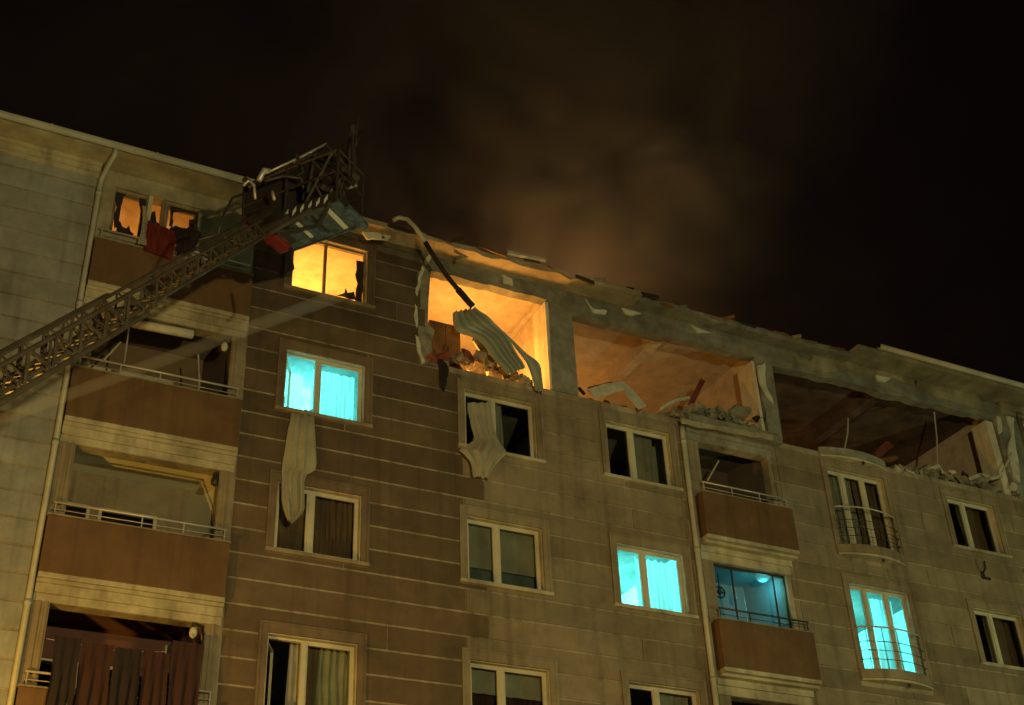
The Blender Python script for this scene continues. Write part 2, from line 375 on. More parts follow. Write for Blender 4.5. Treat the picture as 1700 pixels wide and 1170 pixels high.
for i in range(22):                    # snapped laths and torn edges left on the damaged eave
    x = 7.2+13.0*i/22+rl.uniform(-.2, .2); y = (-.50 if x < 14.2 else -.34)-.02; L0 = rl.uniform(.15, .7); a_ = rl.uniform(-.5, .5)
    p0 = Vector((x, y, 19.05+rl.uniform(0, .1))); p1 = p0+Vector((L0*math.cos(a_), rl.uniform(-.12, .05), L0*math.sin(a_)*.6))
    m_ = MB().obox((p0+p1)/2, (p1-p0)/2, Vector((0, .02, 0)), Vector((0, .005, rl.uniform(.015, .045))))
    obj('broken_lath', m_, rl.choice(('charred', 'charred', 'eave', 'wood')), BLD)
# --- downpipes
def downpipe(pts, r=.055, joints=()):
    p = obj('downpipe', MB().tube(pts, r, 10), 'pipe_grey', BLD, True)
    for x, y, z in joints: obj('pipe_clip', MB().tube([(x, y, z-.04), (x, y, z+.04)], r+.012, 10), 'pipe_grey', p, True)
downpipe([(2.24, -.66, 19.03), (2.24, -.62, 18.9), (2.17, -.3, 18.78), (2.13, -.12, 18.66), (2.12, -.09, 18.5), (2.12, -.09, 0)], .05, [(2.12, -.09, z) for z in (18.3, 15.7, 12.8, 9.9)])
downpipe([(15.17, -.10, 16.0), (15.16, -.10, 15.8), (15.16, -.10, 0)], .06, [(15.16, -.10, z) for z in (15.6, 13.0, 10.2)])
# --- windows
def pane_quad(x0, x1, y, z0, z1): return MB().box(x0, x1, y, y+.008, z0, z1)
def window(x0, x1, z0, z1, split=(.47,), fmat='pvc', tmat='trim', glazed=None, surround=True, fy=.10, reveal='cream', sill=True, openl=False, tag_=None):
    """opening lined with a reveal, frame set back, mullions, panes, sill and raised surround"""
    t = .055
    fr = MB().cells([x0, x0+t, x1-t, x1], [z0, z0+t, z1-t, z1], lambda x, z: not (x0+t < x < x1-t and z0+t < z < z1-t), fy, fy+.07)
    w = obj('window', fr, fmat, BLD)
    if tag_: w['label'] = tag_
    rv = MB().cells([x0, x0+.02, x1-.02, x1], [z0, z1-.02, z1], lambda x, z: not (x0+.02 < x < x1-.02 and z < z1-.02), -.004, fy-.002)
    obj('reveal', rv, reveal, w)
    ed = [x0+t]+[x0+(x1-x0)*s for s in split]+[x1-t]
    mh = .045 if fmat == 'pvc' else .026
    for s in ed[1:-1]: obj('mullion', MB().box(s-mh, s+mh, fy-.012, fy+.068, z0+t, z1-t), fmat, w)
    for i in range(len(ed)-1):
        a = ed[i]+(.045 if i else 0); b = ed[i+1]-(.045 if i < len(ed)-2 else 0)
        q = .035
        if openl and i == 0:
            # casement swung inwards
            ang = R(62); ca, sa = math.cos(ang), math.sin(ang); wl = b-a
            for (u0, u1, v0, v1) in ((0, q, z0+t, z1-t), (wl-q, wl, z0+t, z1-t), (q, wl-q, z0+t, z0+t+q), (q, wl-q, z1-t-q, z1-t)):
                vs = [(a+u*ca-dy*sa, fy+.075+u*sa+dy*ca, z) for z in (v0, v1) for u, dy in ((u0, 0), (u1, 0), (u1, .045), (u0, .045))]
                obj('sash', MB().add(vs, [(0,3,2,1),(4,5,6,7),(0,1,5,4),(1,2,6,5),(2,3,7,6),(3,0,4,7)]), fmat, w)
            continue
        if fmat != 'pvc' and surround: continue
        obj('sash', MB().cells([a, a+q, b-q, b], [z0+t, z0+t+q, z1-t-q, z1-t], lambda x, z: not (a+q < x < b-q and z0+t+q < z < z1-t-q), fy+.008, fy+.05), fmat, w)
        if glazed is None or glazed[i]: obj('pane', pane_quad(a+q-.005, b-q+.005, fy+.026, z0+t+q-.005, z1-t-q+.005), 'glass', w)
    if surround:
        x2, x3, z3 = x0-.15, x1+.15, z1+.18
        obj('surround', MB().cells([x2, x0-.004, x1+.004, x3], [z0-.002, z1+.004, z3], lambda x, z: not (x0 < x < x1 and z < z1+.004), -.035, .002), tmat, w, bevel=.008)
        obj('surround_edge', MB().cells([x2-.012, x2+.035, x3-.035, x3+.012], [z0-.002, z3-.02, z3+.016], lambda x, z: not (x2+.035 < x < x3-.035 and z < z3-.02), -.05, -.033), tmat if tmat != 'trim' else 'trim', w, bevel=.006)
    if sill: obj('sill', MB().box(x0-.17, x1+.17, -.085, fy, z0-.075, z0-.003), 'cream' if tmat != 'trim_brown' else 'trim', w, bevel=.012)
    return w
for r in (2, 3, 4):
    window(*CX['A'], WB[r], WT[r], (.42,), tmat='trim_brown', openl=(r in (2, 4)))
    window(*CX['B'], WB[r], WT[r], (.42,), tmat='trim', glazed=[r != 2, True])
    window(*CX['C'], WB[r], WT[r], (.42,))
    window(*CX['E'], WB[r], WT[r], (.40,)); window(*CX['F'], WB[r], WT[r], (.40,))
window(*CX['A'], WB[1]-.08, WT[1], (.45,), fmat='pvc_burnt', tmat='trim_brown', glazed=[False, False], tag_='burning window with scorched frame and no glass')
window(*CX['F'], WB[1], WT[1], (.40,))
for r in (2, 3):
    w = window(*DX, DB[r], DT[r], (.30, .66), sill=False)
# bowed balconette bases and rails at the french windows
def bow(z0, z1, dep, n=16, inset=0):
    xs = [DX[0]-.14+inset+(DX[1]-DX[0]+.28-2*inset)*i/n for i in range(n+1)]
    fr = [(x, -.06-dep*math.sin(math.pi*i/n)**.8) for i, x in enumerate(xs)]
    return xs, fr
for r in (1, 2, 3):
    z1 = DB[r]; n = 16
    if r == 1: z1 = 16.31
    xs, fr = bow(0, 0, .26 if r > 1 else .2); k = n+1
    vs = [(x, .0, z1) for x in xs]+[(x, y, z1) for x, y in fr]+[(x, y, z1-.2) for x, y in fr]+[(x, .0, z1-.2) for x in xs]; fs = []
    for row in range(3):
        for i in range(n): fs.append((row*k+i, row*k+i+1, (row+1)*k+i+1, (row+1)*k+i))
    fs += [(0, k, 2*k, 3*k), (4*k-1, 3*k-1, 2*k-1, k-1)]
    bal = obj('balconette', MB().add(vs, fs), 'trim' if r > 1 else 'concrete', BLD)
    vs = [(x, y*.93, z1-.203) for x, y in fr]+[(x, .0, z1-.203) for x in xs]+[(x, y*.88, z1-.245) for x, y in fr]+[(x, .0, z1-.245) for x in xs]; fs = []
    for i in range(n): fs += [(i, i+1, k+i+1, k+i), (2*k+i, 3*k+i, 3*k+i+1, 2*k+i+1), (i, 2*k+i, 2*k+i+1, i+1)]
    obj('underside', MB().add(vs, fs), 'cream', bal)
    obj('drain_hole', MB().tube([(20.2, -.2, z1-.30), (20.2, -.2, z1-.24)], .035, 10), 'dark_metal', bal)
    if r == 1: bal['label'] = 'chipped bowed ledge without a railing'
    else:
        for j, h in enumerate((.95, .62, .42, .22)):
            pts = [(x, y+.03, z1+h) for x, y in fr[1:-1]]; pts = [(pts[0][0], .0, z1+h)]+pts+[(pts[-1][0], .0, z1+h)]
            obj('rail', MB().tube(pts, .02 if j == 0 else .009, 6), 'rail_metal' if j == 0 else 'dark_metal', bal, True)
        for i in (2, 5, 8, 11, 14):
            x, y = fr[i]; obj('baluster', MB().tube([(x, y+.03, z1), (x, y+.03, z1+.95)], .009, 6), 'dark_metal', bal)
# --- balconies
def loggia(x0, x1, zb, zt, ceil, lit, inner_r, back):
    """recess behind a balcony opening: side walls, ceiling, back wall with openings"""
    D = 1.35; m_ = lit
    lx = x0-.1
    b = obj('recess', MB().add([(lx, .245, zb), (lx, D, zb), (lx, D, ceil), (lx, .245, ceil)], [(0,1,2,3)])
        .add([(x1+.02, .245, zb), (inner_r, D, zb), (inner_r, D, ceil), (x1+.02, .245, ceil)], [(3,2,1,0)])
        .add([(lx, .245, ceil), (lx, D, ceil), (inner_r, D, ceil), (x1+.02, .245, ceil)], [(0,1,2,3)])
        .add([(lx, .245, zb), (lx, D, zb), (inner_r, D, zb), (x1+.02, .245, zb)], [(3,2,1,0)]), m_, BLD)
    ops = back
    obj('back_panel', MB().cells([lx, inner_r]+[v for o in ops for v in o[:2]], [zb, ceil]+[v for o in ops for v in o[2:]], lambda x, z: not inside(x, z, ops), D+.003, D+.12), 'trim' if m_ == 'loggia_white' else m_, b)
    for (a, c_, d, e) in ops:
        obj('door_frame', MB().cells([a, a+.06, c_-.06, c_], [d, d+.06, e-.06, e], lambda x, z: not (a+.06 < x < c_-.06 and d+.06 < z < e-.06), D+.02, D+.08), 'pvc', b)
        obj('door_glass', pane_quad(a+.055, c_-.055, D+.045, d+.055, e-.055), 'glass', b)
    return b
for r in (2, 3, 4):
    zb = PB[r]+.04; ceil = WT[r]+.20
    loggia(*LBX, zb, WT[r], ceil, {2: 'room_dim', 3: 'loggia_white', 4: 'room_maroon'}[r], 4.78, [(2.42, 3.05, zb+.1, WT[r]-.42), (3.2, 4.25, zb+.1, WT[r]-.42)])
    loggia(*MBX, zb, WT[r], ceil-.02, {2: 'room_dark', 3: 'room_blue_lit', 4: 'room_dark'}[r], 17.35, [(15.62, 15.98, zb+.1, WT[r]-.55), (16.12, 16.75, zb+.1, WT[r]-.55)])
def balcony(x0, x1, dep, r, rails, extra=0, rmat='rail_metal'):
    z0, z1 = PB[r], PT[r]; t = .10
    p = MB().box(x0, x1, -dep, -dep+t, z0, z1)
    if dep > .16:
        p.box(x0, x0+t, -dep+t, .0, z0, z1); p.box(x1-t, x1, -dep+t, .0, z0, z1)
    b = obj('balcony', p, 'parapet_brown', BLD, bevel=.012)
    obj('coping', MB().box(x0-.015, x1+.015, -dep-.015, -dep+t+.02, z1+.001, z1+.028), 'trim', b)
    obj('underside', MB().box(x0+.004, x1-.004, -dep+.004, .001, z0-.09, z0-.001), 'cream', b, bevel=.01)
    if rails:
        yy = -dep+t*.5
        for zz, rr in ((.26, .02), (.13, .008)):
            obj('rail', MB().tube([(x0+.06, yy, z1+zz), (x1-.06, yy, z1+zz)], rr, 8), rmat, b, True)
        n = 4 if x1-x0 < 2.6 else 5
        for i in range(n):
            x = x0+.1+(x1-x0-.2)*i/(n-1); obj('rail_post', MB().tube([(x, yy, z1+.02), (x, yy, z1+.26)], .013, 6), rmat, b)
    return b
for r in (1, 2, 3, 4):
    balcony(2.19, 5.25, .16, r, True)
    if r > 1: balcony(15.34, 17.74, .30, r, True, rmat='rail_metal' if r != 3 else 'dark_metal')
# stepped head mouldings and pilasters around the left balconies
for r in (2, 3, 4):
    h = WT[r]; top = PB[r-1]-.09
    l = MB()
    for a, b_, y in ((h+.003, h+.14, -.035), (h+.14, h+.30, -.075), (h+.30, top-.003, -.12)): l.box(2.19, 5.25, y, .001, a, b_)
    obj('head_moulding', l, 'cream', BLD, bevel=.008)
    l = MB().box(2.19, 2.46, -.03, .001, PT[r]+.03, h); l.box(2.25, 2.32, -.055, -.029, PT[r]+.03, h); l.box(2.38, 2.43, -.055, -.029, PT[r]+.03, h)
    obj('pilaster', l, 'trim', BLD)
    l = MB().box(5.0, 5.25, -.03, .001, PT[r]+.03, h); l.box(5.08, 5.14, -.05, -.029, PT[r]+.03, h)
    obj('pilaster', l, 'trim', BLD)
    top2 = PB[r-1]-.09 if r > 2 else 16.2
    l = MB().box(15.3, 17.62, -.03, .001, WT[r]-.025, WT[r]+.16); l.box(15.3, 17.68, -.06, .001, WT[r]+.16, WT[r]+.30)
    if r == 2: l.box(15.25, 17.8, -.28, .001, 16.02, 16.26)
    else: l.box(15.34, 17.74, -.20, .001, WT[r]+.30, top2-.003)
    obj('head_moulding', l, 'cream' if r > 2 else 'concrete', BLD, bevel=.01)
    l = MB().box(15.32, 15.59, -.02, .001, PT[r]+.03, WT[r]-.03); obj('pilaster', l, 'trim', BLD)
gz = obj('balcony_glazing', MB().cells([15.6, 15.63, 17.47, 17.5], [11.5, 11.54, 12.80, 12.84], lambda x, z: not (15.63 < x < 17.47 and 11.54 < z < 12.80), .08, .12), 'dark_metal', BLD)
for x in (16.12, 17.2): obj('glazing_bar', MB().box(x-.014, x+.014, .085, .115, 11.54, 12.8), 'dark_metal', gz)
for a_, b_ in ((15.63, 16.105), (16.135, 17.185), (17.215, 17.47)): obj('pane', pane_quad(a_, b_, .096, 11.54, 12.8), 'glass', gz)
# closed in top balcony front: plaster skin with burnt frames
obj('infill', MB().cells([2.19, 2.41, 4.1, 5.25], [17.24, 17.55, 18.62, 18.99], lambda x, z: not (2.41 < x < 4.1 and 17.55 < z < 18.62), -.02, .001), 'eave', BLD)
fw = MB()
tw = window(2.41, 3.07, 17.55, 18.6, (), fmat='pvc_burnt', surround=False, glazed=[False], sill=False, tag_='burnt casement window of the closed in balcony')
tw = window(3.42, 4.1, 17.55, 18.6, (), fmat='pvc_burnt', surround=False, glazed=[False], sill=False, tag_='burnt casement window of the closed in balcony')
obj('window_post', MB().box(3.08, 3.16, -.02, .14, 17.55, 18.62), 'pvc', BLD)
obj('window_post', MB().box(3.36, 3.41, -.0, .14, 17.55, 18.62), 'pvc_burnt', BLD)

# --- loosened render and insulation hanging on the broken frame (fixed to the building)
def flake(pts, y, th=.05, mat='insulation'):
    pts = [at(px, py, y) for px, py in pts]; q = [(p.x, p.z) for p in pts]
    a = sum(q[i][0]*q[(i+1)%len(q)][1]-q[(i+1)%len(q)][0]*q[i][1] for i in range(len(q)))
    if a < 0: q.reverse()
    res = []
    for i, p in enumerate(q):
        n = q[(i+1) % len(q)]; res.append(p); k = int(math.dist(p, n)/.18)
        res += [(p[0]+(n[0]-p[0])*j/(k+1)+jit(.02), p[1]+(n[1]-p[1])*j/(k+1)+jit(.02)) for j in range(1, k+1)]
    return obj('render_flake', MB().poly(res, y, y+th), mat, BLD)
flake([(1312, 583), (1345, 600), (1356, 580), (1430, 600), (1420, 612), (1370, 618), (1330, 603)], -.05, .048, 'eave')
flake([(1455, 622), (1480, 627), (1470, 634), (1458, 632)], -.05, .048)
flake([(1525, 626), (1620, 655), (1645, 682), (1600, 672), (1540, 652), (1522, 640)], -.06, .058, 'eave')
flake([(973, 495), (985, 512), (1008, 515), (1006, 521), (985, 518)], -.05, .045)
flake([(1033, 511), (1045, 514), (1065, 520), (1050, 523), (1040, 521)], -.05, .045)
flake([(1148, 538), (1160, 545), (1180, 552), (1160, 553)], -.04, .035)
flake([(1258, 606), (1270, 602), (1272, 640), (1285, 668), (1272, 655), (1262, 635)], -.05, .048)
flake([(834, 455), (850, 462), (852, 474), (836, 470)], -.04, .035)
flake([(756, 425), (783, 418), (776, 428), (757, 434)], -.3, .03, 'eave')
flake([(602, 384), (632, 387), (640, 395), (610, 396)], -.5, .05, 'insulation')
flake([(636, 388), (650, 391), (644, 398), (634, 396)], -.5, .05, 'insulation')
# ragged edge of the insulation layer at the left of the first blown out room
flake([(738, 399), (722, 408), (714, 420), (704, 434), (708, 440), (718, 424), (728, 416), (741, 406)], -.03, .03)
flake([(701, 440), (694, 462), (690, 486), (693, 492), (697, 476), (698, 462), (705, 446)], -.033, .028)
flake([(689, 504), (688, 528), (692, 545), (694, 526), (692, 508)], -.033, .028)
flake([(690, 556), (694, 584), (701, 604), (706, 600), (699, 584), (695, 560)], -.04, .034)
flake([(690, 570), (697, 604), (722, 606), (716, 575), (722, 548), (712, 538), (704, 550)], -.031, .027, 'rubble')
flake([(1672, 690), (1680, 716), (1674, 750), (1684, 790), (1694, 800), (1690, 758), (1684, 722), (1684, 694)], -.05, .048)
flake([(1655, 690), (1660, 720), (1664, 716), (1661, 692)], -.05, .048)
flake([(1680, 800), (1690, 806), (1686, 815), (1678, 812)], -.05, .048)
flake([(1345, 575), (1440, 598), (1470, 612), (1520, 618), (1518, 640), (1470, 625), (1430, 618), (1350, 598)], -.02, .02, 'cream')
flake([(1130, 693), (1150, 699), (1285, 722), (1283, 730), (1200, 716), (1132, 703)], -.31, .02, 'cream')

flake([(194, 372), (199, 366), (203, 376), (210, 379), (214, 374), (217, 384), (222, 388), (219, 396), (193, 388)], .07, .02, 'charred')
flake([(248, 372), (252, 352), (258, 350), (260, 368), (266, 372), (270, 350), (274, 338), (278, 342), (272, 372), (268, 384), (249, 380)], .07, .02, 'charred')
flake([(282, 378), (292, 374), (300, 378), (306, 382), (314, 376), (314, 364), (324, 364), (322, 382), (330, 388), (300, 394), (282, 388)], .07, .02, 'charred')
flake([(194, 318), (212, 321), (205, 326), (200, 350), (194, 376), (190, 378)], .075, .02, 'charred')
flake([(232, 322), (241, 324), (238, 394), (230, 392), (234, 360)], .075, .02, 'charred')
flake([(284, 338), (331, 346), (329, 372), (325, 372), (325, 356), (310, 352), (288, 352), (286, 376), (281, 374)], .075, .02, 'charred')
flake([(592, 432), (604, 434), (601, 502), (590, 498), (594, 470), (590, 455)], .07, .02, 'charred')
flake([(572, 486), (574, 478), (577, 486), (588, 484), (590, 497), (560, 490)], .07, .02, 'charred')
# ------------------------------------------------------------------ fires (flames low in the rooms, each with its light)
FIRE = (1, .42, .065)
def fire(label, loc, n, spread, h, watts, col=FIRE):
    t = thing('fire', label, 'fire', None, loc)
    for i in range(n):
        x, y = jit(spread), jit(spread*.6); hh = h*random.uniform(.5, 1); r = .16*random.uniform(.7, 1.3)
        pts = [Vector((x+.05*math.sin(k*1.7+i), y+.05*math.cos(k*1.3+i), hh*k/6)) for k in range(7)]
        m_ = MB(); vs = []; fs = []; ns = 8
        for k, p in enumerate(pts):
            rr = r*(math.sin(math.pi*min(.98, .25+.75*k/6))**.8)
            vs += [p+Vector((math.cos(2*math.pi*j/ns)*rr, math.sin(2*math.pi*j/ns)*rr, 0)) for j in range(ns)]
        for k in range(6):
            for j in range(ns): fs.append((k*ns+j, k*ns+(j+1)%ns, (k+1)*ns+(j+1)%ns, (k+1)*ns+j))
        obj('flame', m_.add(vs, fs), 'flame', t, True)
    light('fire_light', (0, 0, h+.25), col, watts, .35, t)
    return t
fire('flames on the floor of the closed in balcony room', (3.3, 2.3, 16.2), 6, .7, .9, 70)
fire('flames behind the scorched two part window', (6.9, 2.2, 16.2), 9, .8, .6, 520)
fire('flames inside the first blown out room with the bent sheet', (10.5, 1.05, 16.2), 10, .7, .3, 360)
fire('low flames in the blown out room beside the concrete post', (13.5, 3.9, 16.2), 5, .6, .4, 60)
fire('embers glowing deep in the widest blown out room', (20.5, 4.2, 16.2), 3, .5, .25, 4)
fire('unseen flames added over the roof to light the smoke', (14.2, 5.2, 20.6), 8, 1.6, 1.2, 480, (1, .6, .22))  # added out of view behind the eave so the smoke glows

# ------------------------------------------------------------------ rooms with the light on
def room_lamp(label, loc, watts, shade='lamp_cyan'):
    t = thing('ceiling_lamp', label, 'lamp', 'lit ceiling lamps', loc)
    vs = []; fs = []; nu, nv = 12, 6
    for i in range(nv+1):
        a = math.pi*i/nv
        vs += [(.16*math.sin(a)*math.cos(2*math.pi*j/nu), .16*math.sin(a)*math.sin(2*math.pi*j/nu), -.2+.12*math.cos(a)) for j in range(nu)]
    for i in range(nv):
        for j in range(nu): fs.append((i*nu+j, i*nu+(j+1)%nu, (i+1)*nu+(j+1)%nu, (i+1)*nu+j))
    obj('shade', MB().add(vs, fs), shade, t, True)
    obj('rose', MB().tube([(0, 0, -.09), (0, 0, 0)], .05, 10), 'pvc', t)
    light('room_light', (0, 0, -.42), (.12, .88, 1), watts, .12, t)
room_lamp('white globe lamp in the lit room with the hanging cloth', (6.9, 2.2, 16.0), 460)
room_lamp('white globe lamp in the lit room beside the downpipe', (13.8, 2.2, 13.1), 460)
room_lamp('white globe lamp in the lit room with the bowed railing', (19.9, 2.2, 13.1), 460)
room_lamp('white globe lamp in the room behind the lit balcony', (16.4, 2.6, 13.1), 330)
room_lamp('hidden globe lamp added to brighten the lit balcony', (17.15, .36, 13.09), 8, 'lamp_faint')  # fill lamp added behind the lintel, out of sight, to brighten the recess

# ------------------------------------------------------------------ curtains and cloths
def curtain(x0, x1, z0, z1, y, folds, mat, label, amp=.035, scallop=0, group=None):
    nx, nz = folds*6, 10; vs = []; fs = []; ph = random.random()*6
    for k in range(nz+1):
        v = k/nz
        for i in range(nx+1):
            u = i/nx; a = amp*(.4+.6*v)
            x = x0+(x1-x0)*u+.012*math.sin(u*17+v*5+ph)
            vs.append((x, y+a*math.sin(u*folds*2*math.pi+ph+.5*math.sin(v*3+u*5))+.012*math.sin(u*31+v*9), z1+(z0-z1)*v-(scallop*abs(math.sin(u*math.pi*5)) if k == 0 else 0)))
    for k in range(nz):
        for i in range(nx): a = k*(nx+1)+i; fs.append((a, a+1, a+nx+2, a+nx+1))
    return tag(obj('curtain', MB().add(vs, fs), mat, None, True), label, 'curtain', group)
def inner(col, r, f0, f1, mat, label, folds=6, y=.30, zf=(-.2, 1.05), **k):
    x0, x1 = CX[col]; w = x1-x0; h = WT[r]-WB[r]
    return curtain(x0+w*f0, x0+w*f1, WB[r]+h*zf[0], WB[r]+h*zf[1], y, folds, mat, label, **k)
inner('A', 2, .46, 1.0, 'sheer', 'backlit sheer curtain in the lit window with the cloth hanging out', 9, .6)
inner('A', 2, .18, .40, 'sheer', 'backlit sheer curtain bunched behind the opened casement', 4, .9)
inner('A', 3, .0, .42, 'cloth_brown', 'dark curtain behind the narrow sash half covered by the hanging cloth', 5)
inner('A', 3, .43, 1.0, 'cloth_brown', 'dark curtain behind the wide sash below the cloth window', 8)
inner('A', 4, .30, .44, 'cloth_grey', 'narrow pale curtain beside the opened casement in the lower storey', 2)
inner('A', 4, .44, .64, 'cloth_brown', 'dark curtain strip next to a pale curtain in the lower storey', 3)
inner('A', 4, .62, 1.02, 'cloth_white', 'pale gathered curtain in the lower window with the opened casement', 5)
inner('B', 2, .44, .62, 'cloth_grey', 'grey curtain inside the dark half of the window with the billowing curtain', 3)
inner('B', 3, .0, 1.0, 'cloth_grey', 'flat grey blind filling the unlit window under the billowing curtain', 1, .26, amp=.004, zf=(.3, 1.05))
inner('B', 3, .0, 1.0, 'cloth_blue', 'dull blue cloth behind the lower edge of the grey blind', 3, .33, amp=.01, zf=(-.1, .5))
inner('B', 4, .0, 1.0, 'cloth_grey', 'pale valance across the top of the window above dark curtains', 2, .27, amp=.006, zf=(.62, 1.05))
inner('B', 4, .0, 1.0, 'cloth_maroon', 'dark red gathered curtain below a pale valance', 12, .34, zf=(-.2, .66))
inner('C', 2, .44, .86, 'cloth_grey', 'grey curtain behind the unlit window beside the downpipe head', 4, .36, amp=.02)
inner('C', 3, .48, 1.0, 'sheer', 'backlit gathered curtain with scalloped head in the lit window by the downpipe', 7, .55, scallop=.05)
inner('C', 4, .44, .95, 'cloth_grey', 'grey curtain in the lowest window beside the downpipe', 4)
inner('E', 2, .45, .95, 'cloth_brown', 'brown curtain in the small window under the rubble ledge', 5, .4)
inner('E', 3, .45, 1.0, 'cloth_brown', 'brown curtain in the small dark window beside the lit french window', 5, .4)
curtain(19.25, 20.15, 13.85, 15.85, .32, 7, 'cloth_grey', 'grey sheer curtain behind the unlit french window')
curtain(20.2, 20.9, 13.85, 15.85, .34, 5, 'cloth_brown', 'brown curtain at the side of the unlit french window')
curtain(20.30, 20.95, 10.95, 12.95, .6, 5, 'sheer', 'backlit sheer curtain at the side of the lit french window', amp=.02)
curtain(19.2, 19.55, 10.95, 12.95, .6, 3, 'sheer', 'backlit sheer curtain gathered beside the lit french window frame', amp=.02)
def spl(pl, t):
    t *= len(pl)-1; i = min(int(t), len(pl)-2); u = t-i
    p = [pl[max(0, i-1)], pl[i], pl[i+1], pl[min(len(pl)-1, i+2)]]
    return [.5*((2*p[1][j])+(-p[0][j]+p[2][j])*u+(2*p[0][j]-5*p[1][j]+4*p[2][j]-p[3][j])*u*u+(-p[0][j]+3*p[1][j]-3*p[2][j]+p[3][j])*u**3) for j in range(3)]
def sheet(name, left, right, ymid, folds, amp, mat, label, cat, n=18, m=34):
    """cloth between two edge polylines given in photograph pixels on depth planes"""
    poly = spl
    vs = []; fs = []
    for k in range(n+1):
        v = k/n; a = poly(left, v); b = poly(right, v); pa = at(*a); pb = at(*b)
        for i in range(m+1):
            u = i/m; p = pa.lerp(pb, u)
            p.y += -ymid*math.sin(math.pi*u)*min(1, v*2) + amp*(1.5*noise.noise(Vector((u*folds*1.7, v*1.6, folds*3.1+len(label))))+.9*noise.noise(Vector((u*folds*4, v*4, 7.7+len(label))))+.35*math.sin(u*folds*2*math.pi+2*math.sin(v*4)))*(.6+.6*v)
            p.x += .02*noise.noise(Vector((u*3, v*9, 2.2))); p.z += .015*noise.noise(Vector((u*6, v*5, 9.1))); vs.append(p)
    for k in range(n):
        for i in range(m): q = k*(m+1)+i; fs.append((q, q+1, q+m+2, q+m+1))
    return tag(obj(name, MB().add(vs, fs), mat, None, True), label, cat)
def rows(ys, xl, xr, dp): return [(x, y, d) for x, y, d in zip(xl, ys, dp)], [(x, y+4*(i > 0), d) for i, (x, y, d) in enumerate(zip(xr, ys, dp))]
l_, r_ = rows((680, 692, 720, 750, 776, 786, 820, 845, 864), (486, 482, 477, 472, 469, 468, 467, 470, 478), (522, 522, 523, 524, 524, 507, 506, 505, 484), (.06, -.09, -.11, -.10, -.10, -.10, -.10, -.10, -.10))
sheet('hanging_cloth', l_, r_, .03, 4.5, .045, 'cloth_white', 'long white cloth hanging from the sill of the cyan lit window', 'cloth')
l_, r_ = rows((668, 690, 712, 730, 745, 752, 768, 780, 792), (776, 778, 783, 786, 764, 768, 780, 782, 784), (815, 818, 822, 830, 841, 838, 822, 815, 813), (.07, .06, .03, -.03, -.12, -.15, -.16, -.16, -.16))
sheet('billowing_curtain', l_, r_, .06, 4.5, .045, 'cloth_white', 'pale curtain blown out through the open half of the window', 'curtain')
sheet('burnt_curtain', [(246, 366, -.06), (243, 385, -.2), (238, 415, -.2)], [(292, 384, -.06), (293, 400, -.2), (284, 432, -.2)], .03, 7, .03, 'cloth_red', 'dark red curtain hanging out of the burning balcony window', 'curtain')
sheet('burnt_curtain', [(290, 376, -.08), (291, 395, -.22), (294, 425, -.22)], [(318, 380, -.08), (334, 388, -.22), (322, 415, -.22)], .03, 4, .03, 'cloth_dark', 'blackened curtain rag beside the dark red curtain', 'curtain')
sheet('curtain_strip', [(236, 342, .0), (236, 370, -.08), (228, 405, -.2)], [(243, 342, .0), (246, 372, -.08), (243, 408, -.2)], .01, 2, .02, 'cloth_white', 'narrow pale curtain strip between the burning balcony windows', 'curtain')
sheet('black_cloth', [(724, 588, -.05), (729, 610, -.06), (730, 640, -.06), (736, 650, -.06)], [(728, 590, -.05), (744, 610, -.06), (742, 628, -.06), (737, 650, -.06)], .02, 2, .02, 'cloth_dark', 'black rag hanging down the wall below the blown out room', 'cloth')
# washing on the lower balcony
for i, (a, b, zt, zb, mt, lb) in enumerate(((2.6, 3.0, 9.35, 8.0, 'cloth_dark', 'black garment with a white stripe on the lower balcony line'), (3.02, 3.5, 9.3, 8.1, 'cloth_maroon', 'dark red shirt drying on the lower balcony'),
        (3.52, 3.95, 9.28, 8.1, 'cloth_dark', 'purple black towel drying on the lower balcony'), (3.98, 4.4, 9.28, 8.0, 'cloth_maroon', 'maroon towel drying beside a narrow pale cloth'), (4.42, 4.92, 9.5, 8.0, 'cloth_maroon', 'long maroon curtain at the end of the lower balcony'))):
    o = curtain(a, b, zb, zt, -.26-.012*i, 3, mt, lb, .035); o.name = 'laundry'; o['category'] = 'laundry'; o['group'] = 'washing on the lower balcony'
o = curtain(4.36, 4.56, 9.05, 9.52, .0, 2, 'cloth_white', 'small pale cloth drying high on the lower balcony', .03); o.name = 'laundry'; o['category'] = 'laundry'; o['group'] = 'washing on the lower balcony'
sheet('white_sash', [(118, 1100, -.2), (112, 1145, -.2), (104, 1175, -.2)], [(146, 1097, -.2), (128, 1145, -.2), (112, 1175, -.2)], .02, 2, .02, 'cloth_white', 'white twisted cloth slung over the lower balcony rail', 'cloth')
tag(obj('clothes_line', MB().tube([(2.5, .05, 9.40), (3.7, .05, 9.34), (4.95, .05, 9.5)], .006, 5), 'rail_metal'), 'thin line strung across the lower balcony', 'line')

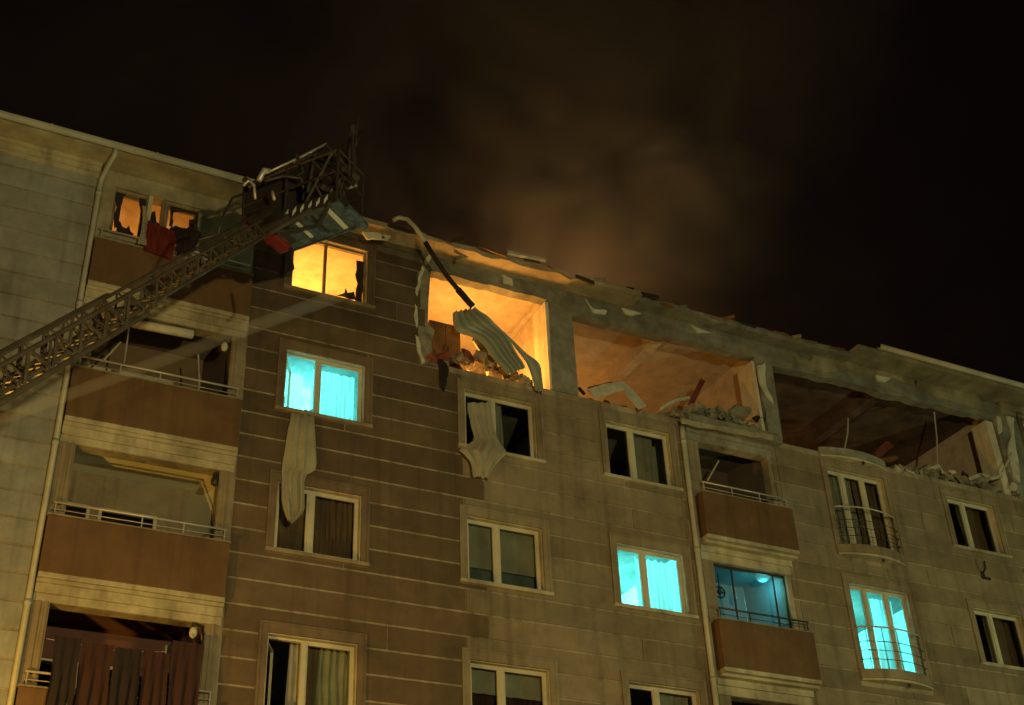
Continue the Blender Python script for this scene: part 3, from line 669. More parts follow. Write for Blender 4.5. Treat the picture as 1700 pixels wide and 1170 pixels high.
# ------------------------------------------------------------------ small balcony things
def wall_lamp(label, p, mat='plaster_white'):
    t = thing('outdoor_lamp', label, 'lamp', None, p)
    vs = []; fs = []; prof = [(0, .02), (.05, .015), (.065, -.03), (.07, -.08), (.055, -.13), (.02, -.16), (0, -.165)]; n = 12
    for r_, z in prof: vs += [(r_*math.cos(2*math.pi*j/n), r_*math.sin(2*math.pi*j/n), z) for j in range(n)]
    for i in range(len(prof)-1):
        for j in range(n): fs.append((i*n+j, (i+1)*n+j, (i+1)*n+(j+1)%n, i*n+(j+1)%n))
    obj('globe', MB().add(vs, fs), mat, t, True)
    obj('holder', MB().tube([(0, 0, .01), (0, 0, .10)], .04, 10), 'dark_metal', t); obj('arm', MB().tube([(0, 0, .09), (.06, .08, .12), (.12, .16, .12)], .014, 6), 'dark_metal', t)
wall_lamp('unlit white globe lamp at the balcony under the red parapet curtain', (4.86, .02, 15.58))
wall_lamp('unlit white lamp at the corner of the balcony with washing', (4.80, .0, 9.86))
wall_lamp('black lamp at the corner of the bright plastered balcony', (4.92, .02, 12.72), 'dark_metal')
for lb, p0, p1 in (('thin white stick leaning on the left balcony rail', (172, 598), (200, 568)), ('thin white stick leaning on the balcony rail beside the downpipe', (1175, 797), (1193, 765))):
    a, b = at(*p0, -.1), at(*p1, .15)
    tag(obj('stick', MB().tube([a, b], .018, 6), 'pvc'), lb, 'stick')
for lb, p0, p1 in (('bare pole standing in the left balcony opening', (331, 632), (329, 588)), ('pole leaning at the edge of the left balcony opening', (206, 603), (214, 545))):
    tag(obj('pole', MB().tube([at(*p0, .02), at(*p1, .02)], .016, 6), 'rail_metal'), lb, 'pole')
o = obj('awning_roll', MB().tube([(3.1, .06, 15.62), (4.25, .06, 15.66)], .09, 12), 'plaster_white', None, True); tag(o, 'rolled pale awning under the head of the left balcony', 'awning')
o = obj('storage_box', MB().box(3.05, 3.55, .5, .9, 10.47, 11.62).box(3.02, 3.58, .47, .93, 11.62, 11.66), 'plaster_white'); tag(o, 'pale lidded box standing in the plastered balcony', 'box')
o = obj('storage_box', MB().box(3.85, 4.25, .5, .9, 10.47, 11.62).box(3.82, 4.28, .47, .93, 11.62, 11.66), 'trim'); tag(o, 'beige lidded box standing in the plastered balcony', 'box')
# fan like dish and vents on the lit balcony
t = thing('ventilator', 'round ventilator hung under the lit balcony ceiling', 'fan', None, (16.35, .9, 12.62))
vs = []; n = 16
obj('ring', MB().tube([(.13*math.cos(2*math.pi*i/n), 0, .13*math.sin(2*math.pi*i/n)) for i in range(n+1)], .02, 6), 'dark_metal', t, True)
obj('hub', MB().tube([(0, -.04, 0), (0, .04, 0)], .04, 10), 'dark_metal', t)
for i in range(4):
    a = math.pi/2*i; obj('blade', MB().obox((.07*math.cos(a), 0, .07*math.sin(a)), Vector((math.cos(a), 0, math.sin(a)))*.05, Vector((0, .012, 0)), Vector((-math.sin(a), .5, math.cos(a)))*.025), 'dark_metal', t)
obj('stem', MB().tube([(0, 0, .15), (0, 0, .43)], .012, 6), 'dark_metal', t)
t = thing('spot_lamp', 'small white spot hung under the lit balcony ceiling', 'lamp', None, (16.75, .9, 12.62))
obj('can', MB().tube([(0, 0, -.12), (0, 0, .02)], .05, 10, .03), 'plaster_white', t); obj('stem', MB().tube([(0, 0, .02), (0, 0, .43)], .01, 6), 'dark_metal', t)

t = thing('aerial_bracket', 'dark aerial bracket fixed to the wall above a small window', 'bracket', None, at(1632, 955, -.02))
obj('plate', MB().box(-.06, .06, -.01, .02, -.1, .1), 'charred', t); obj('arm', MB().tube([(0, 0, .05), (-.02, -.14, .12), (-.02, -.16, .3)], .025, 6), 'charred', t); obj('arm', MB().tube([(0, 0, -.05), (.12, -.1, -.12)], .03, 6), 'charred', t)
# ------------------------------------------------------------------ wreckage at the blown out rooms
def chunk(c, s, seed):                 # broken brick: a battered block
    rnd = random.Random(seed); m_ = Matrix.Rotation(rnd.random()*6, 3, 'Z') @ Matrix.Rotation(rnd.uniform(-.7, .7), 3, 'X') @ Matrix.Rotation(rnd.uniform(-.7, .7), 3, 'Y')
    vs = [tuple(m_ @ Vector((x*s[0]*rnd.uniform(.6, 1.2), y*s[1]*rnd.uniform(.6, 1.2), z*s[2]*rnd.uniform(.6, 1.2))) + Vector(c)) for z in (-1, 1) for x, y in ((-1,-1),(1,-1),(1,1),(-1,1))]
    return vs, [(0,3,2,1),(4,5,6,7),(0,1,5,4),(1,2,6,5),(2,3,7,6),(3,0,4,7)]
def heap(name, label, x0, x1, z, h, n, mat, y0=.0, y1=.6):
    m_ = MB()
    nx, ny = int((x1-x0)/.12), 6; vs = []; fs = []          # mound under the loose pieces
    def top(x, y): return z+h*(1-abs(2*(x-x0)/(x1-x0)-1)**2.5)*(.62+.38*(y-y0)/(y1-y0))*(.55+.9*abs(noise.noise(Vector((x*2.1, y*3, n*.3)))))*.8
    for i in range(nx+1):
        for j in range(ny+1):
            x, y = x0+(x1-x0)*i/nx, y0+.04+(y1-y0-.04)*j/ny; vs.append((x+jit(.03), y, top(x, y)+jit(.02)))
    for i in range(nx):
        for j in range(ny): q = i*(ny+1)+j; fs.append((q, q+ny+1, q+ny+2, q+1))
    m_.add(vs, fs)
    for i in range(n):
        x = random.uniform(x0, x1); s = random.uniform(.025, .085)*random.choice((1, 1, 1.6)); y = random.uniform(y0, y1)
        m_.add(*chunk((x, y, top(x, y)+.01), (s*random.uniform(.8, 1.9), s, s*random.uniform(.4, .8)), i*7+n))
    o = tag(obj(name, m_, mat), label, 'rubble'); o['kind'] = 'stuff'; return o
heap('rubble', 'crumbled masonry along the sill under the bent sheet', 9.2, 11.5, 16.2, 1.0, 130, 'rubble')
heap('rubble', 'red brick crumbs beside the wooden board', 9.1, 9.9, 16.2, .5, 22, 'rubble_red', -.02, .4)
heap('rubble', 'heaped brick rubble at the right end of the middle blown out room', 14.9, 17.72, 16.22, 1.0, 210, 'rubble')
heap('rubble', 'thin line of red brick crumbs at the left of the middle blown out room', 12.65, 14.6, 16.2, .12, 26, 'rubble_red')
heap('rubble', 'rubble strewn over the sill of the widest blown out room', 21.4, 25.5, 16.22, .5, 200, 'rubble')
def plank(name, label, pts, w, th, mat, cat, sub=None):
    """bent strip through pixel points with depths"""
    P_ = [at(*p) for p in pts]; vs = []; fs = []
    for i, p in enumerate(P_):
        d = (P_[min(i+1, len(P_)-1)]-P_[max(i-1, 0)]).normalized(); s = d.cross(Vector((0, -1, .35))).normalized()*w/2; u = d.cross(s).normalized()*th/2
        vs += [p+s+u, p-s+u, p-s-u, p+s-u]
        if i: a = 4*(i-1); b = 4*i; fs += [(a+j, a+(j+1)%4, b+(j+1)%4, b+j) for j in range(4)]
    fs += [(3,2,1,0), tuple(4*(len(P_)-1)+j for j in range(4))]
    return tag(obj(name, MB().add(vs, fs), mat), label, cat)
plank('folded_sheet', 'broken pale sheet folded over the sill rubble of the middle room', [(982, 654, .05), (1010, 645, .03), (1036, 640, .0), (1050, 657, -.04), (1067, 677, -.08)], .30, .03, 'insulation', 'sheet')
plank('batten', 'charred red batten lying on the folded pale sheet', [(978, 646, .2), (1015, 637, .2), (1022, 639, .2)], .09, .06, 'rubble_red', 'batten')
plank('batten', 'short charred batten poking up beside the concrete post', [(961, 644, .1), (970, 654, .0)], .06, .05, 'charred', 'batten')
plank('bent_rod', 'curved pale rod rising from the rubble of the middle room', [(1096, 680, .05), (1110, 670, .05), (1125, 664, .05), (1144, 660, .1)], .06, .05, 'insulation', 'rod')
plank('bent_rod', 'thin upright twig like rod in the middle room rubble', [(1122, 668, .3), (1130, 655, .3), (1133, 646, .3)], .03, .03, 'rubble', 'rod')
plank('timber', 'dark burnt timber leaning in the middle blown out room', [(1146, 672, .8), (1166, 632, 1.2)], .13, .08, 'rubble_red', 'timber')
def slab(label, px, py, y, size, th, tilt, seed, mat='rubble', name='masonry_fragment', cat='fragment'):
    rnd = random.Random(seed); n = rnd.choice((4, 5, 5)); a0 = rnd.random()*6
    q = [(math.cos(-a0-2*math.pi*i/n)*size*rnd.uniform(.7, 1.2), math.sin(-a0-2*math.pi*i/n)*size*.38*rnd.uniform(.7, 1.3)) for i in range(n)][::-1]
    m_ = MB().poly(q, -th/2, th/2); M = Matrix.Rotation(tilt[2], 3, 'Z') @ Matrix.Rotation(tilt[0], 3, 'X') @ Matrix.Rotation(tilt[1], 3, 'Y'); c_ = at(px, py, y)
    m_.v = [tuple(M @ Vector(v_) + c_) for v_ in m_.v]
    return tag(obj(name, m_, mat), label, cat)
slab('pale broken slab lying on the middle room rubble', 1165, 675, .0, .22, .07, (.9, .2, .3), 3)
slab('long broken slab tilted across the rubble near the post', 1232, 682, .1, .36, .08, (.8, -.15, .1), 5)
slab('upright broken slab stuck in the rubble', 1195, 681, .05, .17, .07, (.1, .9, .2), 8)
slab('dark split board hanging over the ledge', 1262, 697, .1, .25, .05, (1.1, .3, -.2), 11, 'charred')
slab('small square brick fragment on the ledge of the middle room', 1215, 692, -.02, .13, .09, (.4, .5, .3), 14)
slab('reddish brick fragment on the ledge of the middle room', 1130, 680, .05, .14, .1, (.5, .3, .7), 17, 'rubble_red')
slab('flat grey fragment at the right end of the widest room sill', 1632, 796, .0, .24, .07, (.9, .1, .2), 21)
slab('dark fragment wedged on the widest room sill', 1602, 790, .05, .2, .07, (.7, .5, .2), 24, 'charred')
slab('pale chunk of render on the widest room sill', 1580, 783, .0, .17, .07, (.6, -.3, .4), 27, 'insulation')
slab('brick chunk lying beside the bent ribbed sheet', 812, 598, .05, .24, .09, (.7, .2, .3), 31)
slab('scorched brick chunk lying in front of the wardrobe', 775, 588, .02, .26, .1, (.5, .2, .5), 34, 'rubble_red')
slab('grey brick chunk lying under the bent ribbed sheet', 800, 575, .3, .28, .1, (.6, .5, .1), 37)
plank('timber', 'reddish burnt timber leaning in the widest blown out room', [(1455, 757, .6), (1472, 740, .8), (1478, 738, .9)], .2, .08, 'rubble_red', 'timber')
plank('board', 'short dark board lying flat in the widest blown out room', [(1462, 765, .4), (1490, 760, .6)], .12, .06, 'wood', 'board')
for lb, pts, w in (('torn white sheet standing on the sill of the widest room', [(1540, 780, -.02), (1560, 773, .0), (1566, 786, .0)], .10), ('pale curled scrap on the sill of the widest room', [(1486, 774, -.05), (1496, 780, -.05)], .06), ('pale flat scrap on the sill of the widest room', [(1504, 780, -.05), (1518, 785, -.05)], .05),
        ('bent pale strip at the end of the rubble ledge', [(1610, 795, -.08), (1628, 788, -.05), (1642, 790, -.05)], .09), ('jagged pale strip below the yellow post', [(1645, 795, -.05), (1663, 790, -.05)], .08)):
    plank('scrap', lb, pts, w, .03, 'insulation', 'scrap')
for lb, a, b in (('thin bent reinforcing rod in the widest blown out room', (1402, 744), (1408, 694)), ('straight thin rod dangling in the widest blown out room', (1556, 774), (1551, 684))):
    pa, pb = at(*a, .15), at(*b, .15); tag(obj('steel_rod', MB().tube([pa, pa.lerp(pb, .5)+Vector((.04, 0, 0)), pb], .022, 6), 'rail_metal'), lb, 'rod')
tag(obj('split_stick', MB().tube([at(1664, 783, -.06), at(1680, 752, -.06)], .025, 5), 'insulation'), 'slanted splintered stick against the broken end post', 'stick')
# post at the far end of the widest room and lit inner jambs stand inside the rooms
obj('column', MB().box(24.98, 25.22, .03, .55, 16.25, 18.4), 'plaster_white', BLD)
obj('column', MB().box(17.52, 17.60, .02, .6, 16.25, 18.38), 'plaster_white', BLD)
obj('jamb', MB().box(11.93, 12.012, .012, .62, 16.25, 18.55), 'plaster_white', BLD)
# wooden board, corrugated sheet
t = thing('wardrobe', 'charred wooden wardrobe standing at the edge of the first blown out room', 'wardrobe', None, (9.25, .32, 16.2))
obj('carcass', MB().box(0, .72, 0, .5, 0, 1.33), 'wood', t, bevel=.01); obj('door', MB().box(.02, .35, -.025, -.002, .03, 1.3), 'wood', t); obj('door', MB().box(.37, .70, -.025, -.002, .03, 1.3), 'wood', t)
for x in (.31, .40): obj('handle', MB().box(x, x+.015, -.05, -.024, .6, .75), 'dark_metal', t)
U_ = [(790, 512, -.05), (812, 528, -.12), (835, 552, -.22), (854, 580, -.3), (871, 612, -.33)]
L_ = [(752, 519, .0), (757, 549, -.06), (788, 560, -.2), (816, 590, -.3), (842, 623, -.33)]
vs = []; fs = []; nu, nv = 36, 48
for i in range(nu+1):
    a = at(*spl(U_, i/nu)); b = at(*spl(L_, i/nu))
    for j in range(nv+1):
        v = j/nv; p = a.lerp(b, v); w = (v*5) % 1
        p.y -= .085*max(0, min(1, 4*(.5-abs(w-.5))-.6)) - .02*math.sin(i*.5); vs.append(p)
for i in range(nu):
    for j in range(nv): q = i*(nv+1)+j; fs.append((q, q+1, q+nv+2, q+nv+1))
o = obj('corrugated_sheet', MB().add(vs, fs), 'sheet_metal'); tag(o, 'bent ribbed metal sheet drooping out of the first blown out room', 'metal sheet')
sm = o.modifiers.new('thick', 'SOLIDIFY'); sm.thickness = .012
sheet('torn_flap', [(796, 517, -.03), (835, 549, -.08), (870, 582, -.14), (895, 602, -.18), (900, 628, -.18), (902, 653, -.17)], [(800, 526, -.06), (838, 560, -.12), (862, 590, -.2), (873, 604, -.22), (882, 625, -.2), (889, 648, -.18)], .02, 2.5, .03, 'sheet_metal', 'grey green torn flap drooping over the sill beside the ribbed sheet', 'sheet')
# torn pipe, loose boards on the eave
pp = [(652, 366, -.56), (662, 361, -.6), (676, 364, -.66), (690, 378, -.72), (706, 402, -.75), (725, 433, -.72), (745, 462, -.66), (765, 486, -.6), (785, 509, -.55)]
t = thing('torn_pipe', 'bent dark drainpipe torn loose and dangling from the eave', 'pipe')
obj('pipe', MB().tube([at(*p) for p in pp[:5]], .05, 10), 'pipe_grey', t, True)
obj('burnt_end', MB().tube([at(*p) for p in pp[4:]], .052, 10), 'charred', t, True)
a, b = at(760, 480, -.6), at(785, 509, -.55); obj('collar', MB().tube([a, b], .07, 10), 'charred', t, True)
plank('loose_board', 'loose board lying on the eave above the burning room', [(842, 419, -.56), (905, 432, -.56)], .09, .06, 'insulation', 'board')

# ------------------------------------------------------------------ aerial ladder with its basket
LT, LB_ = at(425, 402, -4.0), at(0, 656, -8.0)
D_ = (LT-LB_).normalized(); base = LB_+D_*((2.9-LB_.z)/D_.z)
SIDE = D_.cross(Vector((0, 0, 1))).normalized(); NRM = SIDE.cross(D_).normalized()
lad = thing('aerial_ladder', 'extended lattice turntable ladder reaching up to the burning storey', 'ladder', None, base)
def lsection(p0, p1, w, h, r, step):
    ln = (p1-p0).length; n = int(ln/step)
    sec = obj('ladder_section', MB().tube([p0-SIDE*w/2, p1-SIDE*w/2], r*1.3, 6).tube([p0+SIDE*w/2, p1+SIDE*w/2], r*1.3, 6), 'ladder_metal', lad)
    for s in (-1, 1):
        a = p0+SIDE*s*w/2+NRM*h; b = p1+SIDE*s*w/2+NRM*h; obj('handrail', MB().tube([a, b], r*1.1, 6), 'ladder_metal', sec)
    for i in range(n):
        q0 = p0+D_*(i*ln/n); q1 = p0+D_*((i+1)*ln/n); qm = (q0+q1)/2
        obj('rung', MB().tube([q0-SIDE*w/2, q0+SIDE*w/2], r*.8, 6), 'ladder_metal', sec)
        obj('rung', MB().tube([qm-SIDE*w/2, qm+SIDE*w/2], r*.8, 6), 'ladder_metal', sec)
        for s in (-1, 1):
            o_ = SIDE*s*w/2
            obj('brace', MB().tube([q0+o_, qm+o_+NRM*h, q1+o_], r*.75, 6), 'ladder_metal', sec)
    return sec
loc = lambda p: p-base
MID = at(205, 535, -8+4*215/425*.86)
tm = (MID-base).dot(D_)/(LT-base).length
e0 = Vector((0, 0, 0)); e1 = D_*(LT-base).length
lsection(e0, e1*tm, .46, .34, .028, .62)
lsection(e1*.25+NRM*.07, e1*1.0+NRM*.07, .36, .26, .022, .48)
obj('section_head', MB().obox(e1*tm+NRM*.1, SIDE*.38, D_*.06, NRM*.05), 'ladder_metal', lad, bevel=.02)
obj('pulley', MB().tube([e1*tm+NRM*.2-SIDE*.4, e1*tm+NRM*.2-SIDE*.3], .09, 12), 'ladder_metal', lad)
obj('cable', MB().tube([e1*.3+NRM*.05, e1*.98+NRM*.05], .012, 5), 'dark_metal', lad)
# basket
A1 = Vector((.6, -.8, 0)); A2 = Vector((.8, .6, 0)); Z = Vector((0, 0, 1))
bc = at(522, 372, -3.7)
bk = thing('rescue_basket', 'dark railed rescue basket with underside tinted with blue lamp light at the ladder tip', 'basket', None, bc)
P2_ = lambda a, b, z: A1*a+A2*b+Z*z
W2, D2, HB = .70, .38, 1.1; WL = -1.25
obj('floor', MB().obox((0, 0, 0), A1*W2, A2*D2, Z*.04), 'blue_lit_plate', bk, bevel=.02)
for i, (a_, w_, m_) in enumerate(((-.55, .05, 'dark_metal'), (-.2, .03, 'white_stripe'), (.12, .02, 'dark_metal'), (.45, .04, 'white_stripe'))):
    obj('floor_rib', MB().obox(A1*a_-Z*.052, A1*w_, A2*(D2*(.5+.1*i)), Z*.012), m_, bk)  # pale ribs stand in for white-blue reflections on the underside
obj('hose', MB().tube([P2_(-.65, -.35, -.07), P2_(-.3, -.1, -.09), P2_(.1, -.05, -.1), P2_(.4, -.25, -.08), P2_(.6, -.42, -.03)], .035, 8), 'rubber', bk, True)
for i in range(9):
    a_, b_ = random.uniform(WL, W2), random.uniform(-D2, D2); k_ = random.uniform(.2, 1.2)
    obj('fitting', MB().tube([P2_(a_, b_, k_), P2_(a_+jit(.15), b_+jit(.15), k_+.2), P2_(a_+jit(.4), b_+jit(.3), k_+.25+jit(.2))], random.uniform(.015, .035), 7), random.choice(('dark_metal', 'ladder_metal', 'rubber')), bk, True)
for i in range(5):
    a_ = WL+.3+.32*i; obj('equipment_case', MB().obox(P2_(a_, jit(.2), .3+random.random()*.3), A1*random.uniform(.08, .16), A2*random.uniform(.1, .2), Z*random.uniform(.12, .25)), random.choice(('dark_metal', 'charred', 'red_paint')), bk, bevel=.02)
obj('kick_plate', MB().obox(A2*(D2+.012)+Z*.1, A1*W2, A2*.012, Z*.16), 'blue_lit_plate', bk)
obj('kick_plate', MB().obox(-A2*(D2+.012)+Z*.06, A1*W2, A2*.012, Z*.12), 'dark_metal', bk)
for i in range(6): obj('warning_stripe', MB().obox(-A2*(D2+.027)+A1*(-.3+.16*i)+Z*.06, A1*.035+Z*.04, A2*.003, Z*.05), 'white_stripe', bk)
obj('bumper', MB().obox(A1*(-W2-.1)-Z*.03, A1*.12, A2*.3, Z*.09), 'red_paint', bk, bevel=.03)
obj('bumper', MB().obox(A1*(W2+.04)+A2*.2, A1*.05, A2*.3, Z*.05), 'blue_lit_plate', bk, bevel=.02)
cor = [(WL, -D2), (-.35, -D2), (W2, -D2), (W2, D2), (-.35, D2), (WL, D2)]
P2 = lambda a, b, z: A1*a+A2*b+Z*z
for a, b in cor: obj('post', MB().tube([P2(a, b, 0 if a > WL else .3), P2(a*1.02, b*1.05, HB)], .03, 8), 'dark_metal', bk)
for z, r_ in ((HB, .024), (.62, .018)):
    ring = [P2(a*1.02, b*1.05, z) for a, b in cor]; ring.append(ring[0]); obj('rail', MB().tube(ring, r_, 8), 'dark_metal' if z != HB else 'ladder_metal', bk)
obj('side_panel', MB().obox(P2(-.85, -D2*1.03, .68), A1*.36, A2*.015, Z*.26), 'dark_metal', bk); obj('side_panel', MB().obox(P2(WL, 0, .68), A2*.4, A1*.012, Z*.4), 'red_paint', bk)
obj('stowage', MB().obox(P2(-.8, .0, .68), A1*.4, A2*.34, Z*.42), 'charred', bk, bevel=.03)
obj('console', MB().obox(P2(.1, D2*.7, .75), A1*.18, A2*.1, Z*.22), 'dark_metal', bk, bevel=.02)
for p0, p1, r_ in (((W2*.9, D2, 0), (.2, D2, HB), .025), ((0, -D2, .05), (W2*.8, -D2, HB), .025), ((W2*.2, -D2, HB), (W2, -D2*.4, .3), .022), ((WL, -D2, HB), (.15, -D2*.8, HB+.22), .02), ((.15, -D2*.8, HB+.22), (W2*.9, 0, HB-.05), .03), ((.15, -D2*.8, HB+.22), (.1, -D2, .4), .025), ((W2*.5, 0, .1), (W2*.9, 0, HB-.05), .03)):
    obj('brace', MB().tube([P2(*p0), P2(*p1)], r_, 8), 'ladder_metal' if r_ < .03 else 'dark_metal', bk)
mo = obj('water_monitor', MB().tube([P2(W2*.95, .1, .7), P2(W2*1.0, .1, HB+.02), P2(W2*1.02, .06, HB+.28), P2(W2*1.05, -.02, HB+.62)], .05, 10, .035), 'dark_metal', bk)
obj('nozzle', MB().tube([P2(W2*1.05, -.02, HB+.6), P2(W2*1.06, -.04, HB+.8)], .07, 10, .055), 'ladder_metal', mo)
obj('lever', MB().tube([P2(W2*1.12, .0, HB+.35), P2(W2*1.22, -.05, HB+.95)], .018, 6), 'dark_metal', mo)
obj('valve', MB().tube([P2(W2*.92, .15, .78), P2(W2*1.12, .05, .78)], .075, 10), 'ladder_metal', mo)
for (a, b, z) in ((WL, -D2, HB+.1), (-W2*.15, -D2, HB+.02), (W2*1.05, -D2*.5, .75), (W2*.7, -D2*1.1, .28)):
    f_ = obj('floodlight', MB().tube([P2(a, b-.06, z), P2(a, b+.06, z+.03)], .06, 12, .045), 'dark_metal', bk)
    obj('lens', MB().tube([P2(a, b-.068, z-.002), P2(a, b-.061, z)], .05, 12), 'ladder_metal', f_)
obj('ladder_mount', MB().tube([LT-bc+NRM*.1, P2(-.3, -D2, .0)], .07, 8).tube([LT-bc+NRM*.1+SIDE*.25, P2(.2, -D2, -.02)], .045, 8).tube([LT-bc+NRM*.1-SIDE*.25, P2(-.7, -D2, -.02)], .045, 8), 'ladder_metal', bk)
for pl in ([(362, 388, -4.3), (372, 355, -4.2), (386, 328, -4.1), (412, 320, -4.0)], [(330, 398, -4.4), (375, 385, -4.3), (415, 362, -4.1), (430, 350, -4)], [(398, 408, -4.3), (430, 392, -4.2), (452, 381, -4.1), (486, 385, -4.0)], [(372, 392, -4.4), (388, 400, -4.35), (398, 411, -4.3), (410, 408, -4.3)]):
    obj('grab_rail', MB().tube([at(*p)-bc for p in pl], .022, 6), 'ladder_metal' if pl[0][0] > 365 else 'dark_metal', bk, True)
for pl, r_, m_ in (([(440, 288), (500, 260), (542, 238)], .022, 'rail_metal'), ([(542, 240), (566, 266), (584, 294)], .034, 'ladder_metal'), ([(518, 262), (545, 274), (564, 292), (548, 320)], .03, 'ladder_metal'), ([(515, 258), (516, 290), (529, 318), (541, 338)], .028, 'ladder_metal'),
        ([(567, 300), (560, 322)], .05, 'rail_metal'), ([(574, 312), (592, 308)], .03, 'rail_metal'), ([(577, 292), (578, 262), (584, 230)], .05, 'ladder_metal'), ([(590, 244), (599, 218)], .014, 'dark_metal'), ([(404, 308), (412, 300), (422, 306), (424, 330)], .025, 'rail_metal'),
        ([(430, 300), (438, 282), (448, 284)], .05, 'rail_metal'), ([(440, 300), (470, 292), (500, 296), (506, 318)], .035, 'dark_metal'), ([(452, 318), (456, 332)], .03, 'rail_metal'), ([(535, 248), (520, 270), (512, 300), (508, 340)], .04, 'dark_metal'), ([(490, 272), (496, 262)], .04, 'rail_metal')):
    obj('cage_tube', MB().tube([at(x, y, -3.75)-bc for x, y in pl], r_, 8), m_, bk, True)
hp = [(481, 412, -3.9), (484, 428, -3.9), (487, 445, -3.9), (482, 452, -3.9), (476, 455, -3.9)]
obj('hose', MB().tube([at(*p)-bc for p in hp], .022, 8), 'rubber', bk, True)
# truck that carries the ladder, standing in the street
tr = thing('fire_engine', 'red ladder truck parked in the street below the ladder', 'fire truck', None, (base.x, base.y, 0))
hd = Vector((D_.x, D_.y, 0)).normalized(); pr = Vector((-hd.y, hd.x, 0))
obj('chassis', MB().obox(Z*.85-hd*1.5, hd*4.6, pr*1.2, Z*.18), 'dark_metal', tr, bevel=.03)
obj('body', MB().obox(Z*1.62-hd*2.4, hd*3.4, pr*1.22, Z*.58), 'red_paint', tr, bevel=.06)
cab = obj('cab', MB().obox(Z*1.75+hd*2.2, hd*.9, pr*1.22, Z*.95), 'red_paint', tr, bevel=.12)
obj('windscreen', MB().obox(Z*2.1+hd*3.11, hd*.01, pr*1.05, Z*.4), 'glass', cab)
for s in (-1, 1): obj('side_window', MB().obox(Z*2.1+hd*2.3+pr*s*1.226, hd*.55, pr*.008, Z*.36), 'glass', cab)
obj('turntable', MB().tube([Z*2.2, Z*2.55], .95, 24, .8), 'red_paint', tr); obj('pedestal', MB().obox(Z*2.7, hd*.5, pr*.5, Z*.25), 'red_paint', tr, bevel=.05)
for x in (-4.6, -3.4, 2.1):
    for s in (-1, 1):
        wh = obj('wheel', MB().tube([hd*x+pr*s*.88+Z*.52, hd*x+pr*s*1.2+Z*.52], .52, 20), 'rubber', tr); obj('hub', MB().tube([hd*x+pr*s*1.19+Z*.52, hd*x+pr*s*1.23+Z*.52], .22, 12), 'ladder_metal', wh)

# ------------------------------------------------------------------ street lamps
def street_lamp(label, x, y, h, col, watts, ang):
    t = thing('street_lamp', label, 'street lamp', 'street lamps along the road', (x, y, 0)); ca, sa = math.cos(ang), math.sin(ang)
    obj('base', MB().tube([(0, 0, 0), (0, 0, .6)], .13, 12, .1), 'dark_metal', t); obj('post', MB().tube([(0, 0, .5), (0, 0, h)], .08, 12, .05), 'dark_metal', t)
    obj('arm', MB().tube([(0, 0, h-.1), (.4*ca, .4*sa, h+.25), (1.1*ca, 1.1*sa, h+.35)], .04, 8), 'dark_metal', t)
    hd_ = obj('lamp_head', MB().obox((1.3*ca, 1.3*sa, h+.36), Vector((ca, sa, 0))*.34, Vector((-sa, ca, 0))*.14, Z*.045), 'dark_metal', t, bevel=.03)
    obj('lens', MB().obox((1.3*ca, 1.3*sa, h+.30), Vector((ca, sa, 0))*.26, Vector((-sa, ca, 0))*.1, Z*.012), 'lamp_warm', hd_)
    light('lamp_light', (1.3*ca, 1.3*sa, h+.1), col, watts, .2, t)
street_lamp('street lamp at the corner by the left wing', -2.9, -5.7, 4.5, (1, .51, .06), 3500, R(30))
street_lamp('street lamp across the road from the downpipe', 5.0, -25.0, 7.0, (1, .78, .32), 8200, R(90))
street_lamp('street lamp towards the far end of the block', 33.0, -15.0, 6.5, (.86, 1, .48), 2900, R(120))

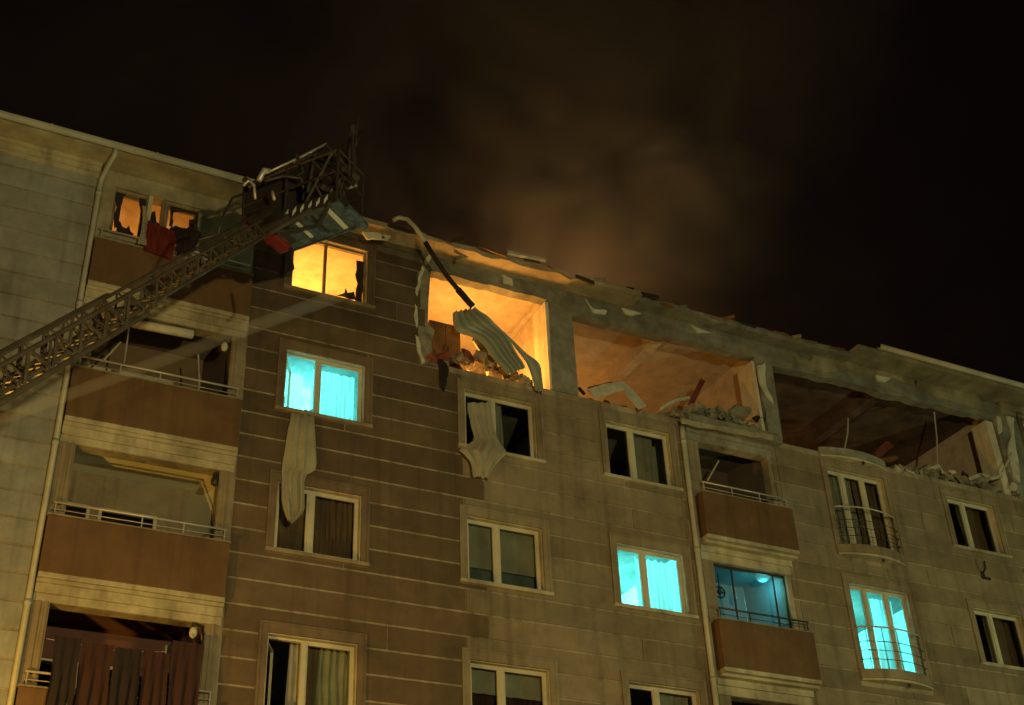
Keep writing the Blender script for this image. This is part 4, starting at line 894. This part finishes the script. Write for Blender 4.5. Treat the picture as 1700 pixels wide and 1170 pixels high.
# ------------------------------------------------------------------ water jet, smoke
def volume(name, col, dens, aniso=0):
    m_, N_, L_, B_ = nodes(name); N_.remove(B_)
    v = N_.new('ShaderNodeVolumePrincipled'); v.inputs['Color'].default_value = (*col, 1); v.inputs['Density'].default_value = dens; v.inputs['Anisotropy'].default_value = aniso
    L_.new(v.outputs[0], N_['Material Output'].inputs['Volume']); return m_, N_, L_, v
volume('water_mist', (.92, .94, .9), .55, .2)
j0, j1 = at(0, 697, -7.0), at(565, 489, -.1); js = j0+(j0-j1)*((j0.z-2.4)/(j1.z-j0.z))
wj = obj('water_jet', MB().tube([js, j0, (j0+j1)/2, j1], .03, 14, .15), 'water_mist', None, True); tag(wj, 'thin misty water jet sprayed up towards the scorched window', 'water jet')
wj['kind'] = 'stuff'
def smoke_mat(name, col, scale, lo, hi, dens, plume):
    m_, N_, L_, v = volume(name, col, 0, .1)
    tc = N_.new('ShaderNodeTexCoord'); ns = N_.new('ShaderNodeTexNoise'); ns.inputs['Scale'].default_value = scale; ns.inputs['Detail'].default_value = 5; ns.inputs['Roughness'].default_value = .6; ns.inputs['Distortion'].default_value = .9
    L_.new(tc.outputs['Object'], ns.inputs['Vector'])
    def mth(op, a, b, clamp=False):
        x = N_.new('ShaderNodeMath'); x.operation = op; x.use_clamp = clamp
        for i, q in enumerate((a, b)):
            if isinstance(q, (int, float)): x.inputs[i].default_value = q
            else: L_.new(q, x.inputs[i])
        return x.outputs[0]
    mr = N_.new('ShaderNodeMapRange'); mr.inputs[1].default_value = lo; mr.inputs[2].default_value = hi; mr.inputs[3].default_value = 0; mr.inputs[4].default_value = dens
    L_.new(ns.outputs[0], mr.inputs[0]); sx = N_.new('ShaderNodeSeparateXYZ'); L_.new(tc.outputs['Object'], sx.inputs[0])
    x0, slope, w0, grow, floor_ = plume; h = mth('SUBTRACT', sx.outputs[2], 20)
    dx = mth('ABSOLUTE', mth('SUBTRACT', sx.outputs[0], mth('ADD', mth('MULTIPLY', h, slope), x0)), 0)
    mask = mth('SUBTRACT', 1, mth('DIVIDE', dx, mth('ADD', mth('MULTIPLY', h, grow), w0)), True)
    L_.new(mth('MULTIPLY', mr.outputs[0], mth('ADD', mask, floor_)), v.inputs['Density'])
smoke_mat('smoke', (.42, .36, .31), .16, .42, .62, .26, (13.5, .35, 5, .38, .07))
sv = obj('smoke', MB().box(-14, 31, 1.0, 16, 20.75, 44), 'smoke'); sv['kind'] = 'stuff'; tag(sv, 'brown smoke drifting over the roof and up into the night', 'smoke')
smoke_mat('smoke_front', (.5, .43, .34), .55, .42, .66, .42, (12.5, .5, 4.2, .3, .0))
sv = obj('smoke', MB().box(6.5, 22, -1.9, -.78, 18.75, 23.5), 'smoke_front'); sv['kind'] = 'stuff'; tag(sv, 'thin smoke curling up past the broken eave', 'smoke')
